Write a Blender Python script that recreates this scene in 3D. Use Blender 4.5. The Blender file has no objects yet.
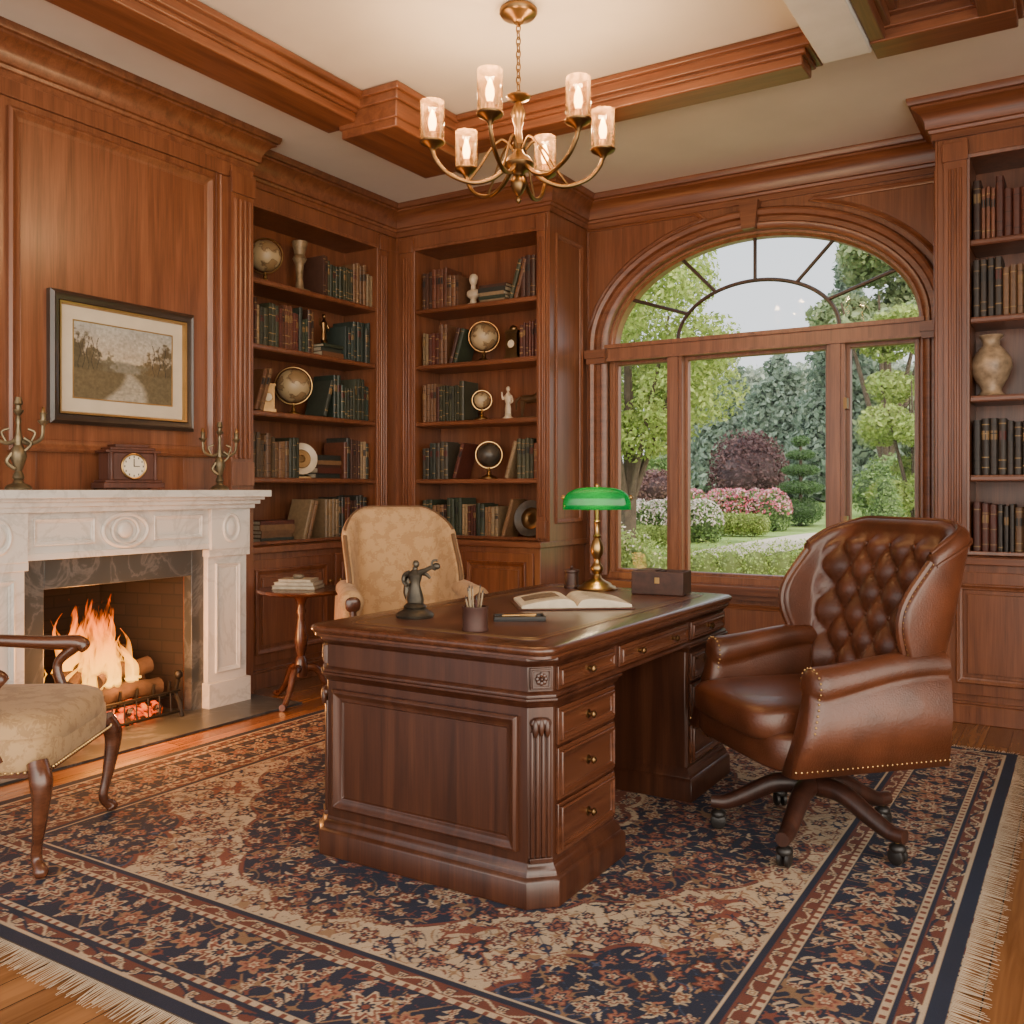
import bpy, math, random
import numpy as np
from mathutils import Vector, Matrix
random.seed(7); rng=np.random.default_rng(7)
pi=math.pi
# ------------------------------------------------------------------ materials
def new_mat(name):
    m=bpy.data.materials.new(name); m.use_nodes=True
    nt=m.node_tree; b=nt.nodes['Principled BSDF']
    return m,nt,b
def N(nt,t,**kw):
    n=nt.nodes.new(t)
    for k,v in kw.items():
        if k in n.inputs.keys(): n.inputs[k].default_value=v
        else: setattr(n,k,v)
    return n
def ramp(nt,stops):
    r=nt.nodes.new('ShaderNodeValToRGB'); e=r.color_ramp.elements
    while len(e)<len(stops): e.new(0.5)
    for i,(p,c) in enumerate(stops):
        e[i].position=p; e[i].color=(c[0],c[1],c[2],1)
    return r
def coords(nt,scale=(1,1,1),kind='Object'):
    t=nt.nodes.new('ShaderNodeTexCoord'); mp=nt.nodes.new('ShaderNodeMapping')
    mp.inputs['Scale'].default_value=scale
    nt.links.new(t.outputs[kind],mp.inputs['Vector']); return mp.outputs['Vector']
def wood(name,axis,dark,mid,light,rough=.34,coat=.15,freq=1.0):
    m,nt,b=new_mat(name)
    sc=[16*freq]*3; sc[axis]=.9*freq
    v=coords(nt,tuple(sc))
    n1=N(nt,'ShaderNodeTexNoise',Scale=1.3,Detail=6.0,Roughness=.55,Distortion=.7); nt.links.new(v,n1.inputs['Vector'])
    r=ramp(nt,[(.22,dark),(.5,mid),(.8,light)]); nt.links.new(n1.outputs['Fac'],r.inputs['Fac'])
    sc2=[160]*3; sc2[axis]=5
    v2=coords(nt,tuple(sc2))
    n2=N(nt,'ShaderNodeTexNoise',Scale=1.0,Detail=3.0); nt.links.new(v2,n2.inputs['Vector'])
    r2=ramp(nt,[(.35,(.62,.6,.58)),(.6,(1,1,1))]); nt.links.new(n2.outputs['Fac'],r2.inputs['Fac'])
    mx=N(nt,'ShaderNodeMix',data_type='RGBA',blend_type='MULTIPLY'); mx.inputs[0].default_value=.55
    nt.links.new(r.outputs[0],mx.inputs[6]); nt.links.new(r2.outputs[0],mx.inputs[7])
    nt.links.new(mx.outputs[2],b.inputs['Base Color'])
    b.inputs['Roughness'].default_value=rough
    b.inputs['Coat Weight'].default_value=coat; b.inputs['Coat Roughness'].default_value=.22
    bp=N(nt,'ShaderNodeBump',Strength=.08,Distance=.003); nt.links.new(n2.outputs['Fac'],bp.inputs['Height']); nt.links.new(bp.outputs[0],b.inputs['Normal'])
    return m
def plain(name,col,rough=.5,metal=0.,var=0.,vs=8.,bump=0.,bs=60.,coat=0.,emit=None,es=0.,trans=0.,sheen=0.):
    m,nt,b=new_mat(name)
    b.inputs['Base Color'].default_value=(*col,1); b.inputs['Roughness'].default_value=rough; b.inputs['Metallic'].default_value=metal
    b.inputs['Coat Weight'].default_value=coat; b.inputs['Transmission Weight'].default_value=trans; b.inputs['Sheen Weight'].default_value=sheen
    v=coords(nt)
    n=N(nt,'ShaderNodeTexNoise',Scale=vs,Detail=5.0); nt.links.new(v,n.inputs['Vector'])
    vv=max(var,.06)
    r=ramp(nt,[(.3,tuple(c*(1-vv) for c in col)),(.7,tuple(min(1,c*(1+vv)) for c in col))])
    nt.links.new(n.outputs['Fac'],r.inputs['Fac']); nt.links.new(r.outputs[0],b.inputs['Base Color'])
    if bump:
        n=N(nt,'ShaderNodeTexNoise',Scale=bs,Detail=4.0); nt.links.new(v,n.inputs['Vector'])
        bp=N(nt,'ShaderNodeBump',Strength=bump,Distance=.005); nt.links.new(n.outputs['Fac'],bp.inputs['Height']); nt.links.new(bp.outputs[0],b.inputs['Normal'])
    if emit: b.inputs['Emission Color'].default_value=(*emit,1); b.inputs['Emission Strength'].default_value=es
    return m
def vcol(name,rough=.6,mixn=.25,ns=60.,bump=.2,transl=0.,coat=0.,metal=0.):
    m,nt,b=new_mat(name)
    a=N(nt,'ShaderNodeAttribute',attribute_name='Col')
    v=coords(nt); n=N(nt,'ShaderNodeTexNoise',Scale=ns,Detail=4.0); nt.links.new(v,n.inputs['Vector'])
    r=ramp(nt,[(.3,(1-mixn,)*3),(.7,(1,)*3)]); nt.links.new(n.outputs['Fac'],r.inputs['Fac'])
    mx=N(nt,'ShaderNodeMix',data_type='RGBA',blend_type='MULTIPLY'); mx.inputs[0].default_value=1
    nt.links.new(a.outputs['Color'],mx.inputs[6]); nt.links.new(r.outputs[0],mx.inputs[7])
    nt.links.new(mx.outputs[2],b.inputs['Base Color']); b.inputs['Roughness'].default_value=rough
    b.inputs['Coat Weight'].default_value=coat; b.inputs['Metallic'].default_value=metal
    if bump:
        bp=N(nt,'ShaderNodeBump',Strength=bump,Distance=.003); nt.links.new(n.outputs['Fac'],bp.inputs['Height']); nt.links.new(bp.outputs[0],b.inputs['Normal'])
    if transl:
        tr=N(nt,'ShaderNodeBsdfTranslucent'); nt.links.new(mx.outputs[2],tr.inputs['Color'])
        ms=N(nt,'ShaderNodeMixShader'); ms.inputs[0].default_value=transl
        nt.links.new(b.outputs[0],ms.inputs[1]); nt.links.new(tr.outputs[0],ms.inputs[2])
        nt.links.new(ms.outputs[0],nt.nodes['Material Output'].inputs['Surface'])
    return m
D1,M1,L1=(.088,.027,.0105),(.168,.057,.0235),(.240,.088,.038)
WZ=wood('mahogany_vertical',2,D1,M1,L1)
WX=wood('mahogany_along_x',0,D1,M1,L1)
WY=wood('mahogany_along_y',1,D1,M1,L1)
D2,M2,L2=(.022,.0068,.0034),(.050,.0155,.0072),(.085,.029,.013)
KZ=wood('desk_mahogany_vertical',2,D2,M2,L2,.32,.2)
KX=wood('desk_mahogany_x',0,D2,M2,L2,.28,.3)
KY=wood('desk_mahogany_y',1,(.034,.010,.0048),(.078,.025,.011),(.125,.043,.019),.27,.3)
DARK=wood('dark_mahogany',2,(.016,.006,.0035),(.036,.012,.007),(.062,.020,.010),.42,.05)
WIN=wood('window_wood',2,(.12,.040,.017),(.22,.082,.036),(.30,.12,.055),.35,.2)
BRASS=plain('brass',(.42,.26,.10),.3,1.,.25)
OLDBRASS=plain('antique_brass',(.22,.13,.055),.34,1.,.35)
GOLD=plain('gilt',(.42,.26,.10),.38,.9,.15)
BRONZE=plain('patinated_bronze',(.06,.050,.036),.42,.7,.5,20)
BLACK=plain('black_iron',(.012,.011,.010),.5,.5)
PLASTER=plain('ceiling_plaster',(.66,.59,.50),.9,0,.03,2,.05,120)
WHITE=plain('painted_white_beam',(.64,.60,.54),.6)
LEATHER=plain('brown_leather',(.078,.0225,.0088),.36,0,.35,7,.3,170,.12)
DLEATH=plain('desk_leather',(.085,.031,.017),.36,0,.25,5,.12,200,.15)
STONE=plain('cream_ceramic',(.46,.37,.26),.4,0,.15,12)
VASEM=plain('glazed_tan_ceramic',(.34,.24,.15),.35,0,.45,22)
PAPER=plain('paper',(.58,.49,.35),.8,0,.12,30)
BLK=plain('black_plastic',(.012,.010,.009),.45)
def marble(name,base,vein,sc=3.,thr=.5,rough=.25):
    m,nt,b=new_mat(name); v=coords(nt)
    n=N(nt,'ShaderNodeTexNoise',Scale=sc,Detail=8.0,Roughness=.6,Distortion=1.6); nt.links.new(v,n.inputs['Vector'])
    r=ramp(nt,[(thr-.05,base),(thr,vein),(thr+.03,base),(.95,tuple(c*.85 for c in base))]); nt.links.new(n.outputs['Fac'],r.inputs['Fac'])
    nt.links.new(r.outputs[0],b.inputs['Base Color']); b.inputs['Roughness'].default_value=rough
    return m
MARBLE=marble('white_marble',(.57,.545,.51),(.46,.44,.41),2.2,.52,.35)
SLATE=marble('dark_slate_marble',(.040,.045,.047),(.085,.09,.095),3.2,.5,.3)
def fabric(name,ca,cb,sc=14.):
    m,nt,b=new_mat(name); v=coords(nt)
    w=N(nt,'ShaderNodeTexVoronoi',Scale=sc); w.feature='SMOOTH_F1'; nt.links.new(v,w.inputs['Vector'])
    n=N(nt,'ShaderNodeTexNoise',Scale=sc*1.3,Detail=2.0,Distortion=2.5); nt.links.new(v,n.inputs['Vector'])
    ad=N(nt,'ShaderNodeMath',operation='MULTIPLY'); nt.links.new(w.outputs['Distance'],ad.inputs[0]); nt.links.new(n.outputs['Fac'],ad.inputs[1])
    r=ramp(nt,[(.2,ca),(.27,cb)]); nt.links.new(ad.outputs[0],r.inputs['Fac']); nt.links.new(r.outputs[0],b.inputs['Base Color'])
    b.inputs['Roughness'].default_value=.8; b.inputs['Sheen Weight'].default_value=.1
    f=N(nt,'ShaderNodeTexNoise',Scale=400.); nt.links.new(v,f.inputs['Vector'])
    bp=N(nt,'ShaderNodeBump',Strength=.25,Distance=.003); nt.links.new(f.outputs['Fac'],bp.inputs['Height']); nt.links.new(bp.outputs[0],b.inputs['Normal'])
    return m
CREAM=fabric('cream_damask',(.42,.26,.125),(.34,.20,.09),22)
CREAM2=fabric('cream_damask_seat',(.36,.225,.105),(.27,.16,.07),24)
def brick_mat():
    m,nt,b=new_mat('firebrick'); t=nt.nodes.new('ShaderNodeTexCoord')
    sx=N(nt,'ShaderNodeSeparateXYZ'); nt.links.new(t.outputs['Object'],sx.inputs[0])
    ad=N(nt,'ShaderNodeMath',operation='ADD'); nt.links.new(sx.outputs[0],ad.inputs[0]); nt.links.new(sx.outputs[1],ad.inputs[1])
    cb=N(nt,'ShaderNodeCombineXYZ'); nt.links.new(ad.outputs[0],cb.inputs[0]); nt.links.new(sx.outputs[2],cb.inputs[1])
    bt=N(nt,'ShaderNodeTexBrick'); bt.inputs['Scale'].default_value=1.0; bt.inputs['Brick Width'].default_value=.2; bt.inputs['Row Height'].default_value=.065; bt.inputs['Mortar Size'].default_value=.004
    bt.inputs['Color1'].default_value=(.018,.011,.008,1); bt.inputs['Color2'].default_value=(.010,.006,.0045,1); bt.inputs['Mortar'].default_value=(.005,.004,.003,1)
    nt.links.new(cb.outputs[0],bt.inputs['Vector']); nt.links.new(bt.outputs['Color'],b.inputs['Base Color']); b.inputs['Roughness'].default_value=.9
    return m
BRICK=brick_mat()
def floor_mat():
    m,nt,b=new_mat('oak_floor'); t=nt.nodes.new('ShaderNodeTexCoord')
    mp=nt.nodes.new('ShaderNodeMapping'); mp.inputs['Rotation'].default_value=(0,0,pi/2); nt.links.new(t.outputs['Object'],mp.inputs['Vector'])
    bt=N(nt,'ShaderNodeTexBrick'); bt.inputs['Scale'].default_value=1.0; bt.inputs['Brick Width'].default_value=1.5; bt.inputs['Row Height'].default_value=.11; bt.inputs['Mortar Size'].default_value=.0022; bt.offset=.37
    bt.inputs['Color1'].default_value=(.30,.135,.048,1); bt.inputs['Color2'].default_value=(.20,.085,.03,1); bt.inputs['Mortar'].default_value=(.03,.012,.006,1)
    nt.links.new(mp.outputs[0],bt.inputs['Vector'])
    v=coords(nt,(22,1.3,1)); n=N(nt,'ShaderNodeTexNoise',Scale=1.5,Detail=7.0,Distortion=1.); nt.links.new(v,n.inputs['Vector'])
    r=ramp(nt,[(.3,(.6,.55,.5)),(.65,(1,1,1))]); nt.links.new(n.outputs['Fac'],r.inputs['Fac'])
    mx=N(nt,'ShaderNodeMix',data_type='RGBA',blend_type='MULTIPLY'); mx.inputs[0].default_value=1
    nt.links.new(bt.outputs['Color'],mx.inputs[6]); nt.links.new(r.outputs[0],mx.inputs[7]); nt.links.new(mx.outputs[2],b.inputs['Base Color'])
    b.inputs['Roughness'].default_value=.24
    return m
FLOOR=floor_mat()
def thin_glass(name,f=.06,tint=(1,1,1),rough=.02):
    m,nt,b=new_mat(name); nt.nodes.remove(b)
    tr=N(nt,'ShaderNodeBsdfTransparent'); tr.inputs[0].default_value=(*tint,1)
    gl=N(nt,'ShaderNodeBsdfGlossy'); gl.inputs['Roughness'].default_value=rough
    ms=N(nt,'ShaderNodeMixShader'); ms.inputs[0].default_value=f
    nt.links.new(tr.outputs[0],ms.inputs[1]); nt.links.new(gl.outputs[0],ms.inputs[2]); nt.links.new(ms.outputs[0],nt.nodes['Material Output'].inputs['Surface'])
    return m
PANE=thin_glass('window_pane_glass',.008)
def shade_glass():
    m,nt,b=new_mat('seeded_glass'); nt.nodes.remove(b)
    tr=N(nt,'ShaderNodeBsdfTransparent'); tr.inputs[0].default_value=(.95,.84,.68,1)
    tl=N(nt,'ShaderNodeBsdfTranslucent'); tl.inputs[0].default_value=(1,.60,.28,1)
    gl=N(nt,'ShaderNodeBsdfGlossy'); gl.inputs['Roughness'].default_value=.06
    v=coords(nt); n=N(nt,'ShaderNodeTexNoise',Scale=45.); nt.links.new(v,n.inputs['Vector'])
    r=ramp(nt,[(.4,(.05,)*3),(.7,(.16,)*3)]); nt.links.new(n.outputs['Fac'],r.inputs['Fac'])
    m1=N(nt,'ShaderNodeMixShader'); nt.links.new(r.outputs[0],m1.inputs[0]); nt.links.new(tr.outputs[0],m1.inputs[1]); nt.links.new(tl.outputs[0],m1.inputs[2])
    lw=N(nt,'ShaderNodeFresnel',IOR=1.3)
    m2=N(nt,'ShaderNodeMixShader'); nt.links.new(lw.outputs[0],m2.inputs[0]); nt.links.new(m1.outputs[0],m2.inputs[1]); nt.links.new(gl.outputs[0],m2.inputs[2])
    nt.links.new(m2.outputs[0],nt.nodes['Material Output'].inputs['Surface']); return m
SHADE=shade_glass()
BULB=plain('warm_bulb',(1,.8,.5),.5,emit=(1,.48,.14),es=20)
BOOK=vcol('book_cloth',.5,.3,40)
FOL=vcol('foliage',.6,.15,8,0,.4)

# ------------------------------------------------------------------ mesh builder
class MB:
    def __init__(s): s.v=[];s.f=[];s.m=[];s.c=[];s.T=None;s.col=(.5,.5,.5)
    def add(s,vs,fs,m=0,c=None):
        o=len(s.v)
        if s.T is not None: vs=[s.T@Vector(p) for p in vs]
        s.v.extend([tuple(p) for p in vs])
        for f in fs: s.f.append(tuple(i+o for i in f)); s.m.append(m); s.c.append(c or s.col)
    def box(s,x0,x1,y0,y1,z0,z1,m=0,c=None):
        vs=[(x0,y0,z0),(x1,y0,z0),(x1,y1,z0),(x0,y1,z0),(x0,y0,z1),(x1,y0,z1),(x1,y1,z1),(x0,y1,z1)]
        s.add(vs,[(0,3,2,1),(4,5,6,7),(0,1,5,4),(1,2,6,5),(2,3,7,6),(3,0,4,7)],m,c)
    def prism(s,poly,z0,z1,m=0,c=None):
        n=len(poly); vs=[(x,y,z0) for x,y in poly]+[(x,y,z1) for x,y in poly]
        fs=[tuple(range(n-1,-1,-1)),tuple(range(n,2*n))]+[(i,(i+1)%n,n+(i+1)%n,n+i) for i in range(n)]
        s.add(vs,fs,m,c)
    def lathe(s,prof,o=(0,0,0),seg=20,m=0,c=None,sx=1,sy=1):
        vs=[];n=len(prof)
        for k in range(seg):
            a=2*pi*k/seg
            for r,z in prof: vs.append((o[0]+r*math.cos(a)*sx,o[1]+r*math.sin(a)*sy,o[2]+z))
        fs=[]
        for k in range(seg):
            k2=(k+1)%seg
            for i in range(n-1): fs.append((k*n+i,k2*n+i,k2*n+i+1,k*n+i+1))
        if prof[0][0]>1e-4: fs.append(tuple(k*n for k in range(seg-1,-1,-1)))
        if prof[-1][0]>1e-4: fs.append(tuple(k*n+n-1 for k in range(seg)))
        s.add(vs,fs,m,c)
    def tube(s,pts,rad,seg=8,m=0,c=None,closed=False,flat=1.0):
        pts=[Vector(p) for p in pts]; n=len(pts)
        if not hasattr(rad,'__len__'): rad=[rad]*n
        vs=[]; up=None
        for i in range(n):
            if closed: t=(pts[(i+1)%n]-pts[i-1]).normalized()
            else: t=(pts[min(i+1,n-1)]-pts[max(i-1,0)]).normalized()
            if up is None:
                up=Vector((0,0,1)) if abs(t.z)<.9 else Vector((1,0,0))
            a=(up-t*up.dot(t)).normalized(); up=a; b=t.cross(a)
            for k in range(seg):
                w=2*pi*k/seg; vs.append(pts[i]+a*(rad[i]*math.cos(w)*flat)+b*(rad[i]*math.sin(w)))
        fs=[]
        for i in range(n if closed else n-1):
            j=(i+1)%n
            for k in range(seg):
                k2=(k+1)%seg; fs.append((i*seg+k,i*seg+k2,j*seg+k2,j*seg+k))
        if not closed: fs+= [tuple(range(seg-1,-1,-1)),tuple((n-1)*seg+k for k in range(seg))]
        s.add(vs,fs,m,c)
    def sweep(s,path,Nn,prof,closed=False,m=0,c=None):
        P=[Vector(p) for p in path]; Nn=Vector(Nn).normalized(); n=len(P); k=len(prof); vs=[]
        for i in range(n):
            dn=dp=None
            if closed or i<n-1: dn=(P[(i+1)%n]-P[i]).normalized()
            if closed or i>0: dp=(P[i]-P[i-1]).normalized()
            if dn is None: dn=dp
            if dp is None: dp=dn
            s1=dp.cross(Nn); s2=dn.cross(Nn); mt=(s1+s2)/max(.2,(1+s1.dot(s2)))
            for u,v in prof: vs.append(P[i]+mt*u+Nn*v)
        fs=[]
        for i in range(n if closed else n-1):
            j=(i+1)%n
            for a in range(k-1): fs.append((i*k+a,j*k+a,j*k+a+1,i*k+a+1))
        if not closed and k>2: fs+=[tuple(range(k)),tuple((n-1)*k+a for a in range(k-1,-1,-1))]
        s.add(vs,fs,m,c)
    def rect(s,O,A,B,Nn,x0,x1,y0,y1,prof,m=0,c=None):
        O=Vector(O);A=Vector(A);B=Vector(B)
        s.sweep([O+A*x0+B*y0,O+A*x1+B*y0,O+A*x1+B*y1,O+A*x0+B*y1],Nn,prof,True,m,c)
    def sell(s,c0,h,e1=.35,e2=.35,nu=32,nv=16,m=0,c=None,half=False):
        def pw(a,e): return math.copysign(abs(a)**e,a)
        vs=[]
        v0=0 if half else -pi/2
        for j in range(nv+1):
            ph=v0+(pi/2-v0)*j/nv
            for i in range(nu):
                th=2*pi*i/nu
                vs.append((c0[0]+h[0]*pw(math.cos(ph),e1)*pw(math.cos(th),e2),c0[1]+h[1]*pw(math.cos(ph),e1)*pw(math.sin(th),e2),c0[2]+h[2]*pw(math.sin(ph),e1)))
        fs=[]
        for j in range(nv):
            for i in range(nu):
                i2=(i+1)%nu; fs.append((j*nu+i,j*nu+i2,(j+1)*nu+i2,(j+1)*nu+i))
        s.add(vs,fs,m,c)
    def sph(s,c0,r,seg=12,m=0,c=None): 
        if not hasattr(r,'__len__'): r=(r,r,r)
        s.sell(c0,r,1,1,seg,max(4,seg//2),m,c)
    def build(s,name,mats,parent=None,loc=(0,0,0),rz=0,bevel=0,ang=35,sub=0,rot=None,seg=2):
        me=bpy.data.meshes.new(name); me.from_pydata(s.v,[],s.f)
        if not isinstance(mats,(list,tuple)): mats=[mats]
        for q in mats: me.materials.append(q)
        me.polygons.foreach_set('material_index',s.m)
        at=me.color_attributes.new('Col','FLOAT_COLOR','CORNER')
        tot=np.zeros(len(me.polygons),dtype=np.int32); me.polygons.foreach_get('loop_total',tot)
        cc=np.ones((len(s.c),4),dtype=np.float32); cc[:,:3]=np.array(s.c)
        at.data.foreach_set('color',np.repeat(cc,tot,axis=0).ravel())
        me.polygons.foreach_set('use_smooth',[True]*len(me.polygons)); me.update()
        me.set_sharp_from_angle(angle=math.radians(ang))
        ob=bpy.data.objects.new(name,me); bpy.context.collection.objects.link(ob)
        ob.location=loc; ob.rotation_euler=rot or (0,0,rz)
        if parent: ob.parent=parent
        if bevel:
            b=ob.modifiers.new('bevel','BEVEL'); b.width=bevel; b.segments=seg; b.limit_method='ANGLE'; b.angle_limit=math.radians(40); b.harden_normals=False
        if sub:
            q=ob.modifiers.new('sub','SUBSURF'); q.levels=sub; q.render_levels=sub
        return ob
def empty(name,loc=(0,0,0),rz=0,sc=1):
    e=bpy.data.objects.new(name,None); bpy.context.collection.objects.link(e); e.location=loc; e.rotation_euler=(0,0,rz); e.empty_display_size=.1; e.scale=(sc,sc,sc)
    return e
def light(name,loc,power,col,rad=.03,parent=None,kind='POINT'):
    l=bpy.data.lights.new(name,kind); l.energy=power; l.color=col; l.shadow_soft_size=rad
    o=bpy.data.objects.new(name,l); bpy.context.collection.objects.link(o); o.location=loc
    if parent: o.parent=parent
    return o
def cat(pts,n=8):
    P=[Vector(p) for p in pts]; P=[P[0]*2-P[1]]+P+[P[-1]*2-P[-2]]; out=[]
    for i in range(1,len(P)-2):
        for k in range(n):
            t=k/n; a,b,c,d=P[i-1],P[i],P[i+1],P[i+2]
            out.append(.5*((2*b)+(c-a)*t+(2*a-5*b+4*c-d)*t*t+(3*b-a-3*c+d)*t**3))
    out.append(P[-2]); return out
def lerpr(r,n): 
    return list(np.interp(np.linspace(0,1,n),np.linspace(0,1,len(r)),r))
Z=Vector((0,0,1))
MOLD=[(0,0),(0,.016),(-.010,.022),(-.020,.016),(-.028,.010),(-.040,.008),(-.044,0)]
def mold(k): return [(u*k,v*k) for u,v in MOLD]

# ------------------------------------------------------------------ ROOM
H=3.37
b=MB(); b.box(-4.9,1.7,-1.5,6.36,-.05,0); b.build('floor',FLOOR)
b=MB(); b.box(-5.0,1.8,-1.5,6.4,H,H+.08); b.build('ceiling',PLASTER)
b=MB(); b.box(-5.0,-4.9,-1.5,6.36,0,H); b.build('wall_left',WZ)
b=MB(); b.box(1.7,1.8,3.0,6.36,0,H); b.build('wall_right',WZ)
cx,ra,rb,zs,zb=-1.92,1.06,.685,2.28,.600
YW=6.16
b=MB()
def wallq(x0,x1,z0a,z0b,z1):
    b.add([(x0,YW,z0a),(x1,YW,z0b),(x1,YW,z1),(x0,YW,z1),(x0,YW+.2,z0a),(x1,YW+.2,z0b),(x1,YW+.2,z1),(x0,YW+.2,z1)],[(0,1,2,3),(5,4,7,6),(0,4,5,1),(3,2,6,7)])
b.box(-4.9,cx-ra,YW,YW+.2,0,H); b.box(cx+ra,1.7,YW,YW+.2,0,H); b.box(cx-ra,cx+ra,YW,YW+.2,0,zb)
n=56
for i in range(n):
    a0=pi-pi*i/n; a1=pi-pi*(i+1)/n
    wallq(cx+ra*math.cos(a0),cx+ra*math.cos(a1),zs+rb*math.sin(a0),zs+rb*math.sin(a1),H)
b.build('wall_back',WZ)
def archpath(ea=0,z0=.62,y=YW,nn=48,sp=None):
    s0=zs if sp is None else sp
    pts=[(cx-ra-ea,y,z0)]
    for i in range(nn+1):
        a=pi-pi*i/nn; pts.append((cx+(ra+ea)*math.cos(a),y,s0+(rb+ea)*math.sin(a)))
    pts.append((cx+ra+ea,y,z0)); return pts
b=MB()
prof=[(0.0,-.02),(0.0,.03),(-.02,.045),(-.04,.045),(-.05,.03),(-.08,.03),(-.09,.055),(-.115,.065),(-.128,.06),(-.138,.035),(-.142,.03),(-.142,0)]
b.sweep(archpath(),(0,-1,0),prof)
for dz0,dz1,w0,w1,dd in [(.0,.185,.045,.065,.085)]:
    z0=zs+rb+dz0; z1=zs+rb+dz1
    b.add([(cx-w0,YW-dd,z0),(cx+w0,YW-dd,z0),(cx+w1,YW-dd,z1),(cx-w1,YW-dd,z1),(cx-w0,YW,z0),(cx+w0,YW,z0),(cx+w1,YW,z1),(cx-w1,YW,z1)],[(0,1,2,3),(0,4,5,1),(1,5,6,2),(2,6,7,3),(3,7,4,0)])
for sx in (-1,1):
    x0=cx+sx*(ra+.072); b.box(x0-.082,x0+.082,YW-.085,YW,zs-.09,zs-.03); b.box(x0-.075,x0+.075,YW-.07,YW,zs-.13,zs-.09)
b.build('trim_arch_casing',WX,ang=40)
b=MB()
for sx in (-1,1):
    dxs=np.linspace(.32,1.165,18)
    A_,B_=1.24,.86
    arch=[(sx*d,zs+B_*math.sqrt(1-(d/A_)**2)) for d in dxs]
    poly=[(sx*1.215,2.44),(sx*1.215,3.128),(sx*.40,3.128)]+arch[1:]
    poly=[(cx+x,YW,z) for x,z in poly]
    b.sweep(poly,(0,-1,0),mold(.8),True)
for x0,x1 in [(-2.90,-2.54),(-2.44,-1.42),(-1.32,-.94)]:
    b.rect((0,YW,0),(1,0,0),(0,0,1),(0,-1,0),x0,x1,.18,.47,mold(.9))
b.box(-3.15,-.7,YW-.03,YW,0,.12); b.box(-3.15,-.7,YW-.02,YW,.12,.14)
b.box(-3.1,-.72,YW-.10,YW+.05,zb-.06,zb-.01); b.box(-3.06,-.76,YW-.05,YW,zb-.10,zb-.06)
b.build('trim_window_panelling',WX)
wn=empty('window_1',(0,0,0))
b=MB()
yw1=YW+.12
b.sweep(archpath(0,zb),(0,-1,0),[(0,-.02),(.016,-.02),(.018,-.035),(.032,-.05),(.032,-.12),(0,-.12)])
b.box(cx-ra,cx+ra,YW+.01,yw1,zb-.01,zb+.04)
b.box(cx-ra+.003,cx+ra-.003,YW-.03,yw1-.003,zs-.10,zs-.02); b.box(cx-ra-.01,cx+ra+.01,YW-.05,yw1-.006,zs-.022,zs+.005); b.box(cx-ra+.002,cx+ra-.002,YW-.042,yw1-.009,zs-.115,zs-.098)
for mx_ in (-.545,.545):
    b.box(cx+mx_-.055,cx+mx_+.055,YW-.01,yw1-.012,zb+.001,zs-.105); b.box(cx+mx_-.03,cx+mx_+.03,YW-.025,YW,zb+.002,zs-.105)
for x0,x1 in [(-ra+.035,-.60),(-.49,.49),(.60,ra-.035)]:
    b.rect((cx,YW+.08,0),(1,0,0),(0,0,1),(0,-1,0),x0,x1,zb+.04,zs-.115,[(0,0),(0,.03),(-.020,.03),(-.025,.02),(-.025,-.01)])
b.build('frame',WIN,wn,ang=30)
b=MB()
ia,ib=.55,.36
arc=[(cx+ia*math.cos(pi-pi*i/40),YW+.07,zs+.01+ib*math.sin(pi-pi*i/40)) for i in range(41)]
b.tube(arc,.014,6)
for dg in (30,60,90,120,150):
    a=math.radians(dg); b.tube([(cx+ia*math.cos(a),YW+.07,zs+.01+ib*math.sin(a)),(cx+(ra-.015)*math.cos(a),YW+.07,zs+(rb-.015)*math.sin(a))],.013,6)
b.build('muntins',DARK,wn)
b=MB()
pts=[(cx-ra+.02,YW+.09,zb)]+[(cx+(ra-.02)*math.cos(pi-pi*i/40),YW+.09,zs+(rb-.02)*math.sin(pi-pi*i/40)) for i in range(41)]+[(cx+ra-.02,YW+.09,zb)]
b.add(pts,[tuple(range(len(pts)))]); b.build('glass',PANE,wn)
b=MB()
for z in (1.0,1.75): b.box(cx+.595,cx+.615,YW-.02,YW+.05,z,z+.07)
b.build('hinges',OLDBRASS,wn)
CR=[(0,-.22),(.015,-.22),(.015,-.185),(.025,-.18),(.03,-.165),(.042,-.16),(.046,-.12),(.06,-.09),(.085,-.065),(.105,-.055),(.105,-.042),(.12,-.037),(.128,-.015),(.128,0),(0,0)]
crown=[(-4.3,1.9,H),(-4.3,3.97,H),(-4.5,3.97,H),(-4.5,5.6,H),(-3.155,5.6,H),(-3.155,YW,H),(-.725,YW,H),(-.725,5.6,H),(.55,5.6,H),(.55,YW,H),(1.7,YW,H)]
b=MB(); b.sweep(crown,(0,0,1),CR); b.build('trim_crown',WX)
def beam(b,x0,x1,y0,y1,zb_=3.2,k=1.0,dz=0):
    b.box(x0,x1,y0,y1,zb_,H-.001); b.box(x0-.018*k,x1+.018*k,y0-.018*k,y1+.018*k,zb_+.045,H-.002)
    b.box(x0-.045*k,x1+.045*k,y0-.045*k,y1+.045*k,H-.085+dz,H-.003); b.box(x0-.075*k,x1+.075*k,y0-.075*k,y1+.075*k,H-.04+dz,H-.004)
b=MB()
beam(b,-3.61,-3.37,-1.3,3.9,3.22); b.build('trim_beam_left',WY,bevel=.008)
b=MB(); beam(b,-3.12,-1.14,4.42,4.60,3.22,dz=.002); b.build('trim_beam_back',WX,bevel=.008)
b=MB(); beam(b,-3.48,-3.10,3.86,4.62,3.15,.6,dz=-.003); b.build('trim_beam_corner_block',WY,bevel=.008)
b=MB(); b.box(-1.06,-.84,-1.3,4.47,3.22,H); b.build('trim_beam_white',WHITE,bevel=.006)
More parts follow.
